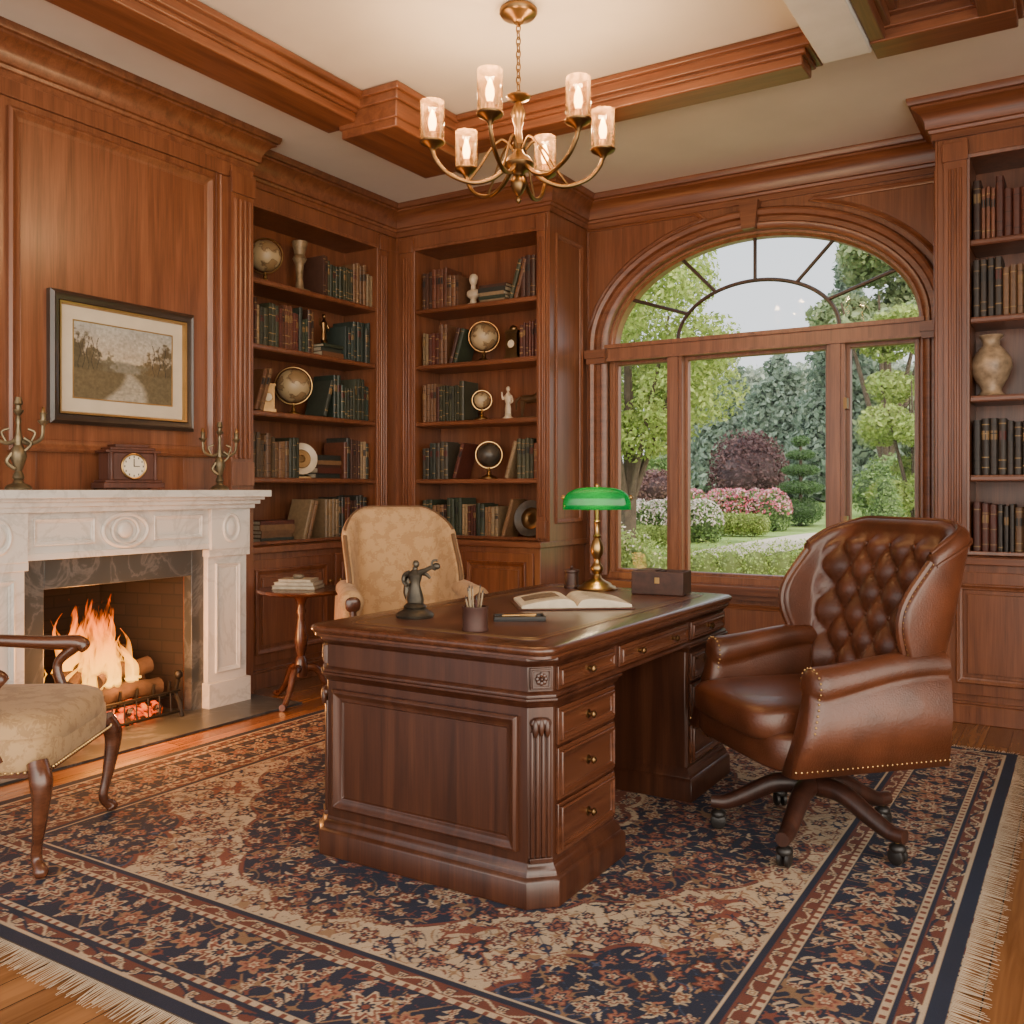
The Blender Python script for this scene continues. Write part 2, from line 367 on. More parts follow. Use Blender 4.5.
b=MB(); b.box(-.838,-.26,4.40,4.58,3.23,H); b.box(-.838,-.24,4.375,4.605,3.275,H); b.box(-.838,-.215,4.34,4.64,3.32,H)
b.build('trim_beam_end',WX,bevel=.006)
b=MB(); b.box(-.40,-.262,-1.3,4.42,3.234,H); b.box(-.425,-.242,-1.3,4.44,3.279,H); b.box(-.46,-.217,-1.3,4.46,3.324,H)
b.box(-.838,-.77,-1.3,4.42,3.238,H); b.box(-.838,-.745,-1.3,4.44,3.283,H); b.box(-.838,-.71,-1.3,4.46,3.328,H)
b.build('trim_beam_right',WY,bevel=.006)
# ------------------------------------------------------------------ chimney breast
XB=-4.3; y0f,y1f,zf=2.616,3.477,.76
b=MB()
b.box(-4.9,XB,1.95,y0f,0,H); b.box(-4.9,XB,y1f,3.97,0,H); b.box(-4.9,XB,y0f,y1f,zf,H)
R=((XB,0,0),(0,1,0),(0,0,1),(1,0,0))
b.rect(*R,2.47,3.67,1.42,3.03,mold(1.5)); b.box(XB,XB+.014,2.53,3.61,1.48,2.97)
b.rect(*R,3.70,3.745,1.32,3.1,mold(.3)); b.rect(*R,2.0,2.40,1.32,3.04,mold(1.2))
b.box(XB,XB+.02,1.95,3.97,3.07,3.15)
b.box(XB,XB+.03,3.79,3.96,.0,3.14); b.box(XB+.03,XB+.045,3.78,3.965,2.98,3.10); b.box(XB+.03,XB+.04,3.79,3.96,1.26,1.40)
for i in range(4):
    y=3.82+i*.036; b.tube([(XB+.03,y,1.42),(XB+.03,y,2.95)],.013,8)
b.build('chimney_breast',WZ,bevel=.003)
mt=empty('fireplace_mantel')
b=MB()
XM=-4.2
b.box(XB+.001,XM,3.56,3.84,0,.95); b.box(XB+.001,XM,2.22,2.50,0,.95)
for ya,yb in ((3.56,3.84),(2.22,2.50)):
    b.box(XB+.001,XM+.025,ya-.012,yb+.012,0,.15); b.box(XB+.001,XM+.02,ya-.008,yb+.008,.86,.90)
    b.rect((XM,0,0),(0,1,0),(0,0,1),(1,0,0),ya+.05,yb-.05,.2,.82,mold(.6))
    b.box(XM,XM+.03,ya+.0,yb,.90,1.13)
    yc=(ya+yb)/2
    ring=[(XM+.032,yc+.055*math.cos(t*pi/10),1.02+.075*math.sin(t*pi/10)) for t in range(20)]
    b.tube(ring,.010,6,closed=True); b.sell((XM+.03,yc,1.02),(.012,.035,.05),1,1,16,8)
b.box(XB+.001,XM-.001,2.225,3.835,.92,1.14)
b.box(XB+.001,XM+.012,2.50,3.56,.905,.935)
for ya,yb in ((2.54,2.86),(3.20,3.52)): b.rect((XM,0,0),(0,1,0),(0,0,1),(1,0,0),ya,yb,.97,1.1,mold(.5))
for r1,r2_,w in ((.13,.082,.012),(.075,.065,.010)):
    ring=[(XM+.006,3.03+r1*math.cos(t*pi/14),1.03+r2_*math.sin(t*pi/14)) for t in range(28)]
    b.tube(ring,w,6,closed=True)
b.sell((XM,3.03,1.03),(.02,.045,.045),1,1,20,8)
b.box(XB+.001,XM+.05,2.20,3.86,1.13,1.155); b.box(XB+.001,XM+.075,2.18,3.88,1.155,1.18); b.box(XB+.001,XM+.105,2.16,3.885,1.18,1.197); b.box(XB+.001,XM+.145,2.11,3.90,1.197,1.235)
b.build('marble',MARBLE,mt,bevel=.004)
b=MB()
b.box(XB+.001,XM-.035,2.50,y0f,0,.92); b.box(XB+.001,XM-.035,y1f,3.56,0,.92); b.box(XB+.001,XM-.035,y0f,y1f,zf,.92)
b.build('slate_surround',SLATE,mt,bevel=.003)
b=MB(); b.box(XB,-3.86,2.1,3.95,0.001,.012); b.box(-4.88,XB,y0f,y1f,0.001,.012); b.build('hearth',SLATE,mt)
b=MB()
b.add([(-4.86,2.75,.012),(-4.86,3.34,.012),(-4.86,3.34,.95),(-4.86,2.75,.95)],[(0,1,2,3)])
b.add([(-4.86,3.34,.012),(XB,y1f-.004,.012),(XB,y1f-.004,.95),(-4.86,3.34,.95)],[(0,1,2,3)])
b.add([(-4.86,2.75,.012),(XB,y0f+.004,.012),(XB,y0f+.004,.95),(-4.86,2.75,.95)],[(0,1,2,3)])
b.add([(-4.86,2.62,.94),(XB,2.62,.78),(XB,3.47,.78),(-4.86,3.47,.94)],[(0,1,2,3)])
b.build('firebox_lining',BRICK,mt)
LOG=plain('charred_bark',(.035,.019,.011),.9,0,.6,14,.9,30)
def emberm():
    m,nt,bb=new_mat('embers'); v=coords(nt); n=N(nt,'ShaderNodeTexNoise',Scale=26.,Detail=4.); nt.links.new(v,n.inputs['Vector'])
    r=ramp(nt,[(.42,(0,0,0)),(.55,(1,.07,.002)),(.7,(1,.22,.01))]); nt.links.new(n.outputs['Fac'],r.inputs['Fac'])
    bb.inputs['Base Color'].default_value=(.02,.01,.008,1); nt.links.new(r.outputs[0],bb.inputs['Emission Color']); bb.inputs['Emission Strength'].default_value=2.2; return m
EMB=emberm()
def flame_mat():
    m,nt,bb=new_mat('flame'); nt.nodes.remove(bb)
    t=nt.nodes.new('ShaderNodeTexCoord'); sx=N(nt,'ShaderNodeSeparateXYZ'); nt.links.new(t.outputs['Object'],sx.inputs[0])
    mr=N(nt,'ShaderNodeMapRange'); mr.inputs[1].default_value=.12; mr.inputs[2].default_value=.70; nt.links.new(sx.outputs[2],mr.inputs[0])
    mp=nt.nodes.new('ShaderNodeMapping'); mp.inputs['Scale'].default_value=(14,14,5); nt.links.new(t.outputs['Object'],mp.inputs[0])
    n=N(nt,'ShaderNodeTexNoise',Scale=1.,Detail=3.,Distortion=.8); nt.links.new(mp.outputs[0],n.inputs['Vector'])
    r=ramp(nt,[(0,(1,.50,.06)),(.35,(1,.36,.02)),(.7,(1,.16,.003)),(1,(.7,.05,.0))]); nt.links.new(mr.outputs[0],r.inputs['Fac'])
    em=N(nt,'ShaderNodeEmission',Strength=4.6); nt.links.new(r.outputs[0],em.inputs[0])
    tr=N(nt,'ShaderNodeBsdfTransparent')
    ad=N(nt,'ShaderNodeMath',operation='MULTIPLY_ADD'); ad.inputs[1].default_value=.5; nt.links.new(mr.outputs[0],ad.inputs[0]); nt.links.new(n.outputs['Fac'],ad.inputs[2])
    r2=ramp(nt,[(.40,(.35,)*3),(.9,(1,)*3)]); nt.links.new(ad.outputs[0],r2.inputs['Fac'])
    ms=N(nt,'ShaderNodeMixShader'); nt.links.new(r2.outputs[0],ms.inputs[0]); nt.links.new(em.outputs[0],ms.inputs[1]); nt.links.new(tr.outputs[0],ms.inputs[2])
    nt.links.new(ms.outputs[0],nt.nodes['Material Output'].inputs['Surface']); return m
FLM=flame_mat()
fi=empty('log_fire',(-4.42,3.02,.012))
b=MB()
def logm(p0,p1,r,m=0):
    P=[Vector(p0).lerp(Vector(p1),t/8) for t in range(9)]
    P=[p+Vector((random.uniform(-.006,.006),random.uniform(-.006,.006),random.uniform(-.006,.006))) for p in P]
    b.tube(P,[r*random.uniform(.92,1.08) for _ in P],12,m)
logm((.10,-.30,.17),(.12,.30,.16),.05); logm((-.05,-.32,.17),(-.06,.30,.18),.055); logm((.02,-.28,.26),(.07,.26,.27),.048)
logm((.13,-.10,.24),(-.10,.24,.34),.04); logm((.10,-.22,.24),(-.06,.02,.36),.035)
b.build('logs',LOG,fi)
b=MB()
for i in range(90): b.sph((random.uniform(-.14,.16),random.uniform(-.3,.3),random.uniform(.03,.09)),random.uniform(.015,.03),6)
b.sell((0,0,.02),(.2,.33,.05),1,1,20,8)
b.build('embers',EMB,fi)
b=MB()
for i in range(7):
    y=-.3+i*.1; b.tube(cat([(-.16,y,.12),(.05,y,.10),(.17,y,.11),(.20,y,.19)],4),.008,6)
b.tube([(.17,-.34,.11),(.17,.34,.11)],.01,6); b.tube([(-.12,-.34,.11),(-.12,.34,.11)],.01,6)
for y in (-.34,.34):
    b.tube([(-.12,y,0),(-.12,y,.12)],.01,6); b.tube(cat([(.25,y,0),(.23,y,.07),(.2,y,.12),(.22,y,.2)],5),.012,8); b.sph((.22,y,.225),.025,10)
b.tube([(.24,-.34,.03),(.24,.34,.03)],.008,6); b.tube([(.23,-.34,.14),(.23,.34,.14)],.007,6)
for i in range(9): b.tube([(.235,-.28+i*.07,.03),(.23,-.28+i*.07,.14)],.004,5)
b.build('grate',BLACK,fi)
b=MB()
for i in range(70):
    y=random.gauss(-.05,.13); x=random.uniform(-.08,.14); hgt=random.uniform(.22,.54)*math.exp(-((y+.05)/.24)**2)+.06
    w=random.uniform(.012,.032); ph=random.uniform(0,6)
    P=[];Rr=[]
    for k in range(14):
        t=k/13; P.append((x+.03*math.sin(ph+t*5)*t,-.05+(y+.05)*(1-.35*t)+.045*math.sin(ph*2+t*6)*t,.2+hgt*t)); Rr.append(w*(math.sin(pi*min(1,t*.8+.22))**1.1)*(1-t)**.45+.0008)
    b.tube(P,Rr,10,flat=.55)
b.build('flames',FLM,fi,ang=180)
light('fire_light',(.16,-.05,.42),34,(1,.36,.08),.12,fi)
light('fire_glow',(.42,-.03,.30),34,(1,.38,.10),.10,fi)

# ------------------------------------------------------------------ bookcases
SH=[1.316,1.744,2.17,2.59]
PAL=[(.085,.021,.012),(.12,.038,.018),(.028,.038,.022),(.045,.046,.024),(.19,.10,.045),(.05,.018,.011),(.21,.14,.075),(.024,.025,.02),(.105,.038,.02),(.24,.165,.09),(.06,.024,.014),(.033,.04,.03),(.16,.08,.036),(.14,.06,.028)]
def book(b,x,w,h,d,yf,z,c,ang=0,gold=True):
    T0=b.T
    if ang:
        M=Matrix.Translation((x,0,z))@Matrix.Rotation(ang,4,'Y')@Matrix.Translation((-x,0,-z)); b.T=(T0@M) if T0 is not None else M
    b.prism([(x+.001,yf+.008),(x+.2*w,yf+.001),(x+.5*w,yf-.001),(x+.8*w,yf+.001),(x+w-.001,yf+.008),(x+w-.001,yf+d),(x+.001,yf+d)],z,z+h,0,c)
    if gold:
        g=random.choice([(.30,.19,.07),(.22,.13,.05),tuple(q*.45 for q in c)])
        for t in random.choice([(.12,.3,.72,.88),(.15,.85),(.2,.5,.8),(.1,.25,.9)]):
            b.prism([(x+.001,yf+.006),(x+.2*w,yf-.001),(x+.5*w,yf-.003),(x+.8*w,yf-.001),(x+w-.001,yf+.006)],z+h*t,z+h*t+.006,0,g)
        if random.random()<.5:
            b.prism([(x+.002,yf+.006),(x+.2*w,yf-.0006),(x+.8*w,yf-.0006),(x+w-.002,yf+.006)],z+h*.62,z+h*.78,0,random.choice([(.08,.015,.01),(.012,.012,.012),(.22,.13,.05)]))
    b.T=T0
def row(b,x0,x1,z,yf=.04,hm=.32,pal=PAL,lean=0,d=.2):
    x=x0; base=random.choice(pal); run=0
    while x<x1-.02:
        if run<=0:
            base=random.choice(pal); run=random.randint(1,4); bh=hm*random.uniform(.70,.97); bw=random.uniform(.022,.042)
        run-=1; w=min(bw*random.uniform(.92,1.08),x1-x); h=bh*random.uniform(.97,1.03)
        j=random.uniform(.7,1.3); book(b,x,w-.001,h,d,yf+random.uniform(0,.012),z,tuple(q*j for q in base)); x+=w
def leanr(b,x,z,nn=2,hm=.3,sgn=1,yf=.04,pal=PAL):
    for k in range(nn):
        h=hm*random.uniform(.85,1)
        book(b,x+k*.042,.032,h,.19,yf,z+(.032*math.sin(math.radians(17)) if sgn>0 else 0)+.001,random.choice(pal),math.radians(17)*sgn)
def stack(b,x,z,nn=4,w=.24,yf=.05,pal=PAL):
    zz=z
    for k in range(nn):
        t=random.uniform(.022,.04); c=random.choice(pal); ww=w*random.uniform(.85,1); o=random.uniform(0,.02)
        b.box(x-ww/2,x+ww/2,yf+o,yf+o+.17,zz,zz+.004,0,c); b.box(x-ww/2+.006,x+ww/2-.004,yf+o+.004,yf+o+.165,zz+.004,zz+t-.004,0,(.5,.42,.3)); b.box(x-ww/2,x+ww/2,yf+o,yf+o+.17,zz+t-.004,zz+t,0,c)
        b.box(x-ww/2,x+ww/2,yf+o-.002,yf+o+.004,zz,zz+t,0,c); zz+=t
    return zz
def bookcase(org,rz,W,sl,sr,D=.32,side=None,ndoor=2,ret=0,name='bookcase',wm=None,low=-.10):
    e=empty(name,org,rz); wh=WY if rz else WX
    b=MB()
    b.box(0.002,W-.002,D,D+.02,.8,3.2); b.box(0,sl,0,D,.86,3.05); b.box(W-sr,W,0,D,.86,3.05); b.box(0.001,W-.001,.001,D-.001,3.03,H)
    b.box(sl,W-sr,0.001,.02,.88,.905)
    def reeds(x0,x1):
        w=x1-x0
        b.box(x0+.012,x1-.012,-.02,0,.90,3.14); b.box(x0+.006,x1-.006,-.03,0,3.02,3.12); b.box(x0+.006,x1-.006,-.028,0,.90,1.02)
        k=max(2,int((w-.04)/.026))
        for i in range(k):
            x=x0+w/2+(i-(k-1)/2)*.026; b.tube([(x,-.02,1.05),(x,-.02,2.98)],.009,6)
    if sl>.1: reeds(max(0,sl-.14),sl)
    if sr>.07: reeds(W-sr,W-max(0,sr-.12))
    b.rect((0,0,0),(1,0,0),(0,0,1),(0,-1,0),sl,W-sr,.905,3.03,[(0,0),(0,.008),(.02,.012),(.025,0)])
    if ret:
        x0,x1=(W,W+.014) if ret>0 else (-.014,0)
        b.box(x0,x1,.003,YW-5.6,.84,H)
        xx=W+.014 if ret>0 else -.014
        b.rect((xx,0,0),(0,ret,0),(0,0,1),(ret,0,0),*((.08,.48) if ret>0 else (-.48,-.08)),1.0,3.02,mold(.8))
    b.box(0,W,low,D-.002,.09,.84); b.box(-.001,W+.001,low-.025,D-.003,0,.10); b.box(0.001,W-.001,low-.015,D-.004,.10,.115)
    if ret:
        b.box(.002,W-.002,D-.01,YW-5.6,0,.839)
    dw=(W-.06)/ndoor
    for i in range(ndoor):
        x0=.03+i*dw+.02; x1=.03+(i+1)*dw-.02
        b.box(x0,x1,low-.014,low,.15,.80); b.rect((0,low-.014,0),(1,0,0),(0,0,1),(0,-1,0),x0+.055,x1-.055,.21,.74,mold(.8)); b.box(x0+.11,x1-.11,low-.026,low-.014,.265,.685)
    b.build('case',WZ,e,bevel=.0025)
    b=MB(); b.box(-.0,W+(.02 if ret>0 else 0),low-.03,D if not ret else YW-5.6,.84,.88)
    for z in SH: b.box(sl,W-sr,.015,D,z-.035,z); b.box(sl,W-sr,.008,.02,z-.03,z-.006)
    b.build('shelves',wh,e,bevel=.004)
    b=MB()
    for i in range(ndoor):
        x=.03+(i+1)*dw-.05 if i%2==0 else .03+i*dw+.05
        b.sph((x,low-.03,.62),.014,10)
    b.build('knobs',OLDBRASS,e)
    return e
bl=bookcase((-4.5,3.975,0),pi/2,1.629,.17,.229)
bk=bookcase((-4.504,5.6,0),0,1.334,.189,.085,ret=1)
br=bookcase((-.71,5.6,0),0,1.26,.16,.12,ret=-1)
S=[.881]+SH; S=[s+.001 for s in S]
b=MB()
lx=lambda p:.195+(p-247)*.0097
row(b,lx(318),lx(372),S[4]); row(b,lx(247),lx(309),S[3]); row(b,lx(342),lx(370),S[3],pal=[(.022,.036,.03),(.03,.033,.026)])
leanr(b,lx(253),S[2],2); b.T=None; leanr(b,lx(318),S[2],1,.28); row(b,lx(330),lx(368),S[2],pal=[(.022,.036,.026),(.036,.042,.026),(.022,.025,.02)]); 
row(b,lx(247),lx(294),S[1],pal=[(.20,.13,.07),(.15,.075,.034),(.035,.036,.02),(.08,.05,.026)]); row(b,lx(340),lx(370),S[1]); stack(b,lx(325),S[1],5,.25); 
stack(b,lx(275),S[0],5,.32); leanr(b,lx(297),S[0],2); row(b,lx(320),lx(368),S[0]); zst=stack(b,lx(329),S[3],3,.22)
b.build('shelf_books',BOOK,None,(-4.5,3.975,0),pi/2)
b=MB(); lx=lambda p:.185+(p-417)*.00874
row(b,lx(418),lx(456),S[4]); stack(b,lx(489),S[4],5,.24); leanr(b,lx(506),S[4],2,.3); row(b,lx(517),lx(536),S[4])
row(b,lx(418),lx(444),S[3]); leanr(b,lx(446),S[3],2,sgn=1); row(b,lx(516),lx(538),S[3],pal=[(.085,.022,.014),(.12,.034,.02)])
row(b,lx(418),lx(464),S[2],pal=[(.036,.037,.02),(.14,.07,.034),(.07,.02,.013)]);
row(b,lx(418),lx(446),S[1],pal=[(.028,.034,.026),(.04,.034,.023),(.07,.026,.018)]); leanr(b,lx(450),S[1],1); leanr(b,lx(502),S[1],1); row(b,lx(514),lx(538),S[1])
row(b,lx(418),lx(496),S[0]); leanr(b,lx(498),S[0],1)
b.build('shelf_books',BOOK,None,(-4.48,5.6,0),0)
b=MB(); DP=[(.085,.022,.013),(.05,.02,.012),(.14,.048,.024),(.03,.021,.016),(.16,.085,.042)]
row(b,.17,.85,S[4],pal=DP,hm=.36); row(b,.17,.75,S[3],pal=DP,hm=.33); leanr(b,.8,S[3]); row(b,.45,1.1,S[2],pal=DP); row(b,.17,.9,S[1],pal=DP,hm=.33); row(b,.17,1.0,S[0],pal=DP,hm=.36)
b.build('shelf_books',BOOK,None,(-.71,5.6,0),0)
def map_mat():
    m,nt,bb=new_mat('antique_map'); v=coords(nt); n=N(nt,'ShaderNodeTexNoise',Scale=9.,Detail=6.); nt.links.new(v,n.inputs['Vector'])
    r=ramp(nt,[(.46,(.36,.27,.15)),(.5,(.10,.06,.03)),(.52,(.24,.15,.07)),(.7,(.18,.12,.06))]); nt.links.new(n.outputs['Fac'],r.inputs['Fac']); nt.links.new(r.outputs[0],bb.inputs['Base Color']); bb.inputs['Roughness'].default_value=.4; return m
MAP=map_mat(); MAPD=plain('dark_map',(.05,.04,.03),.4,0,.7,12)
def globe(loc,r,dark=False,sm=BRASS):
    e=empty('globe',loc); zc=.09+r
    b=MB(); b.sph((0,0,zc),r,28); b.build('sphere',MAPD if dark else MAP,e)
    b=MB(); b.lathe([(0,0),(.06,0),(.062,.01),(.045,.018),(.02,.03),(.012,.05),(.016,.06),(.009,.07),(.009,.085),(0,.085)],seg=18)
    R_=r+.012
    ring=[(R_*math.sin(a)*math.cos(.6),R_*math.sin(a)*math.sin(.6),zc+R_*math.cos(a)) for a in np.linspace(0,2*pi,32,endpoint=False)]
    b.tube(ring,.005,6,closed=True); b.build('stand',sm,e)
def vase(loc,h,mat=VASEM,sc=1.):
    b=MB(); p=[(0,0),(.28,0),(.30,.03),(.22,.07),(.20,.12),(.33,.30),(.42,.48),(.40,.62),(.26,.76),(.17,.84),(.18,.92),(.25,.98),(.24,1.0),(.15,.93),(.15,.8),(0,.8)]
    b.lathe([(r*h*sc,z*h) for r,z in p],seg=28); return b.build('vase',mat,None,loc,ang=60)
def figurine(loc,h,mat,rz=0,name='figurine'):
    b=MB(); s=h
    b.lathe([(0,0),(.16*s,0),(.16*s,.05*s),(.11*s,.08*s),(.09*s,.14*s),(.12*s,.16*s),(0,.16*s)],seg=16)
    b.lathe([(0,.15*s),(.09*s,.15*s),(.10*s,.3*s),(.07*s,.45*s),(.11*s,.58*s),(.12*s,.68*s),(.05*s,.76*s),(.035*s,.80*s),(0,.8*s)],seg=14,sy=.7)
    b.sph((0,0,.88*s),(.06*s,.06*s,.085*s),12); b.tube(cat([(.1*s,0,.68*s),(.17*s,-.03*s,.52*s),(.08*s,-.09*s,.45*s)],5),lerpr([.035*s,.028*s,.02*s],11),8)
    b.tube(cat([(-.1*s,0,.68*s),(-.18*s,0,.6*s),(-.2*s,-.03*s,.8*s)],5),lerpr([.035*s,.028*s,.02*s],11),8)
    return b.build(name,mat,None,loc,rz)
def bust(loc,h):
    s=h; b=MB(); b.lathe([(0,0),(.2*s,0),(.2*s,.06*s),(.12*s,.1*s),(.09*s,.2*s),(.14*s,.26*s),(0,.26*s)],seg=18)
    b.sell((0,0,.38*s),(.24*s,.13*s,.14*s),.8,.9,20,10); b.tube([(0,0,.45*s),(0,-.01*s,.66*s)],[.09*s,.07*s],10)
    b.sph((0,-.01*s,.8*s),(.12*s,.14*s,.18*s),16); b.sph((0,.02*s,.87*s),(.13*s,.14*s,.13*s),14); b.tube([(0,-.14*s,.82*s),(0,-.17*s,.77*s)],[.015*s,.025*s],6)
    return b.build('bust',STONE,None,loc)
def lantern(loc,h,rz=0):
    s=h;b=MB(); b.box(-.22*s,.22*s,-.14*s,.14*s,0,.12*s,0); b.box(-.18*s,.18*s,-.11*s,.11*s,.12*s,.75*s,0); b.box(-.21*s,.21*s,-.13*s,.13*s,.75*s,.82*s,0); b.sph((0,0,.87*s),(.12*s,.08*s,.1*s),12)
    b.tube([(.12*s*math.cos(a),-.115*s,.44*s+.12*s*math.sin(a)) for a in np.linspace(0,2*pi,16,endpoint=False)],.015*s,6,closed=True)
    b.T=Matrix.Translation((0,-.112*s,.44*s))@Matrix.Rotation(pi/2,4,'X'); b.lathe([(0,0),(.11*s,0),(.11*s,.01*s),(0,.01*s)],seg=18,m=1); b.T=None
    return b.build('small_clock',[OLDBRASS,PAPER],None,loc,rz)
def plate(loc,r,rz=0,m2=STONE):
    b=MB(); b.T=Matrix.Translation((0,0,r+.02))@Matrix.Rotation(pi/2-.15,4,'X'); b.lathe([(0,0),(r*.3,0),(r*.7,.005),(r,.02),(r,.026),(r*.68,.012),(0,.01)],seg=28,m=0); b.lathe([(r*.2,.014),(r*.25,.018),(r*.55,.018),(r*.6,.014)],seg=28,m=1); b.T=None
    b.tube([(-.05,-.04,.008),(-.03,.0,.02),(-.03,.05,.09)],.006,6,1); b.tube([(.05,-.04,.008),(.03,.0,.02),(.03,.05,.09)],.006,6,1); b.box(-.06,.06,-.04,.07,0,.01,1)
    return b.build('display_plate',[m2,OLDBRASS],None,loc,rz)
def horse(loc,h,rz=0):
    s=h;b=MB(); b.box(-.42*s,.42*s,-.14*s,.14*s,0,.05*s)
    b.tube(cat([(-.3*s,0,.55*s),(-.1*s,0,.53*s),(.15*s,0,.56*s),(.27*s,0,.66*s)],5),lerpr([.10*s,.12*s,.11*s,.13*s,.09*s],16),10)
    b.tube(cat([(.2*s,0,.62*s),(.32*s,0,.8*s),(.36*s,0,.93*s),(.5*s,0,.84*s)],5),lerpr([.11*s,.07*s,.06*s,.035*s],16),8)
    for x,f in ((-.3,.0),(-.22,-.06),(.18,.05),(.26,.14)): b.tube(cat([(x*s,(.05 if f>0 else -.05)*s,.5*s),((x+f*.5)*s,(.05 if f>0 else -.05)*s,.28*s),((x+f)*s,(.05 if f>0 else -.05)*s,.05*s)],4),lerpr([.055*s,.035*s,.022*s],9),6)
    b.tube(cat([(-.36*s,0,.6*s),(-.5*s,0,.5*s),(-.5*s,0,.25*s)],5),lerpr([.03*s,.05*s,.02*s],11),6)
    return b.build('horse_statuette',plain('dark_bronze',(.10,.055,.025),.4,.5,.3),None,loc,rz)
def LL(p,z,y=.15): return (-4.5-y,3.975+.195+(p-247)*.0097,z)
def LB(p,z,y=.14): return (-4.48+.185+(p-417)*.00874,5.6+y,z)
globe(LL(272,S[4]),.105); 
b=MB(); b.lathe([(0,0),(.05,0),(.05,.02),(.03,.04),(.022,.12),(.03,.2),(.05,.24),(.035,.27),(.05,.33),(.055,.36),(.02,.37),(0,.37)],seg=18); b.box(-.05,.05,-.05,.05,0,.03); b.build('carved_urn',plain('gilt_wood',(.22,.15,.08),.5,.3,.4,30),None,LL(305,S[4]))
figurine(LL(330,zst+.0),.24,OLDBRASS,pi/2); lantern(LL(274,S[2]),.24,pi/2-.5); globe(LL(299,S[2]),.115); plate(LL(303,S[1],.12),.11,pi/2-.5)
bust(LB(466,S[4],.12),.24); globe(LB(475,S[3]),.10,False,OLDBRASS); lantern(LB(504,S[3]),.26)
globe(LB(473,S[2]),.06); figurine(LB(499,S[2]),.25,STONE); horse(LB(522,S[2]),.26); globe(LB(480,S[1]),.085,True); plate(LB(523,S[0],.12),.13,0,MAPD)
vase((-.46,5.76,S[2]),.34,VASEM,.74)

# ------------------------------------------------------------------ painting
pt=empty('framed_painting',(XB+.0145,3.085,1.885),pi/2)
b=MB(); b.rect((0,0,0),(1,0,0),(0,0,1),(0,-1,0),-.40,.40,-.30,.30,[(.025,0),(.025,.03),(.01,.045),(-.005,.035),(-.02,.03),(-.025,.0)],0)
b.rect((0,0,0),(1,0,0),(0,0,1),(0,-1,0),-.375,.375,-.275,.275,[(0,0),(0,.034),(-.010,.03),(-.014,.01)],1)
b.build('frame',[plain('dark_frame',(.03,.018,.012),.4,0,.3,coat=.3),GOLD],pt)
b=MB(); b.box(-.37,.37,-.010,0,-.27,.27); b.build('mat_board',plain('mat_board',(.48,.41,.31),.8),pt)
nx,nz=240,160; xs=np.linspace(-.29,.29,nx); zz=np.linspace(-.19,.19,nz)
Xg,Zg=np.meshgrid(xs,zz,indexing='ij'); u=(Xg+.29)/.58; v=(Zg+.19)/.38
def vnoise(x,y,seed):
    r=np.random.default_rng(seed).random((64,64)); xi=np.floor(x).astype(int); yi=np.floor(y).astype(int); fx=x-xi; fy=y-yi; fx=fx*fx*(3-2*fx); fy=fy*fy*(3-2*fy)
    g=lambda a,b_: r[a%64,b_%64]
    return (g(xi,yi)*(1-fx)+g(xi+1,yi)*fx)*(1-fy)+(g(xi,yi+1)*(1-fx)+g(xi+1,yi+1)*fx)*fy
def fbm(x,y,s,o=4): 
    t=0;a=.5
    for k in range(o): t=t+a*vnoise(x*2**k,y*2**k,s+k); a*=.5
    return t
def mixc(col,mask,c): 
    m=np.clip(mask,0,1)[...,None]; return col*(1-m)+np.array(c)*m
col=np.zeros((nx,nz,3)); tt=np.clip((v-.35)/.65,0,1)[...,None]; col[:]=np.array([.52,.41,.28])*(1-tt)+np.array([.30,.30,.28])*tt; col*=(.75+.5*fbm(u*4,v*8,3))[...,None]
hor=.40
col=mixc(col,(hor+.10+.08*fbm(u*9,v*0,9)-v)*30,[.19,.17,.13])
def treemass(cx_,cw,ht,s,c):
    global col
    top=hor-.04+ht*np.sqrt(np.clip(1-((u-cx_)/cw)**2,0,1)); f=fbm(u*24,v*20,s)
    col=mixc(col,np.clip((top-v)*6+(f-.5)*5.0,0,1)*(v>hor-.1)*(np.abs(u-cx_)<cw),np.array(c)); 
for a in ((.02,.22,.50,5,(.075,.062,.034)),(.18,.14,.40,15,(.09,.072,.038)),(.33,.10,.22,25,(.12,.10,.06)),(.98,.2,.50,7,(.085,.062,.03)),(.80,.15,.42,17,(.11,.078,.036)),(.67,.07,.20,27,(.14,.115,.065))): treemass(*a)
for tx in (.05,.09,.13,.18,.23,.80,.86,.92): col=mixc(col,(np.abs(u-tx-.012*np.sin(v*20+tx*40))<.0035)*(v>hor-.03)*(v<hor+.42),[.03,.022,.014])
gr=np.clip((hor-v)*40,0,1); col=mixc(col,gr,[.115,.088,.045])
rc=.53+.05*np.sin((hor-v)*9); rw=.05+.50*(hor-v); rm=gr*np.clip((rw-np.abs(u-rc))*14,0,1); col=mixc(col,rm,[.34,.30,.23]); col=mixc(col,rm*np.clip(fbm(u*5,v*60,41)*2.2-.9,0,1)*.7,[.16,.13,.09])
col*=(.6+.8*fbm(u*45,v*34,11,3))[...,None]
def colgrid(name,Xv,Yv,Zv,col,mat,parent=None,loc=(0,0,0)):
    n0,n1=Xv.shape; V=np.stack([Xv,Yv,Zv],-1).reshape(-1,3).astype(np.float32)
    idx=np.arange(n0*n1).reshape(n0,n1); F=np.stack([idx[:-1,:-1],idx[1:,:-1],idx[1:,1:],idx[:-1,1:]],-1).reshape(-1,4)
    return npmesh(name,V,F,col.reshape(-1,3),mat,parent,loc)
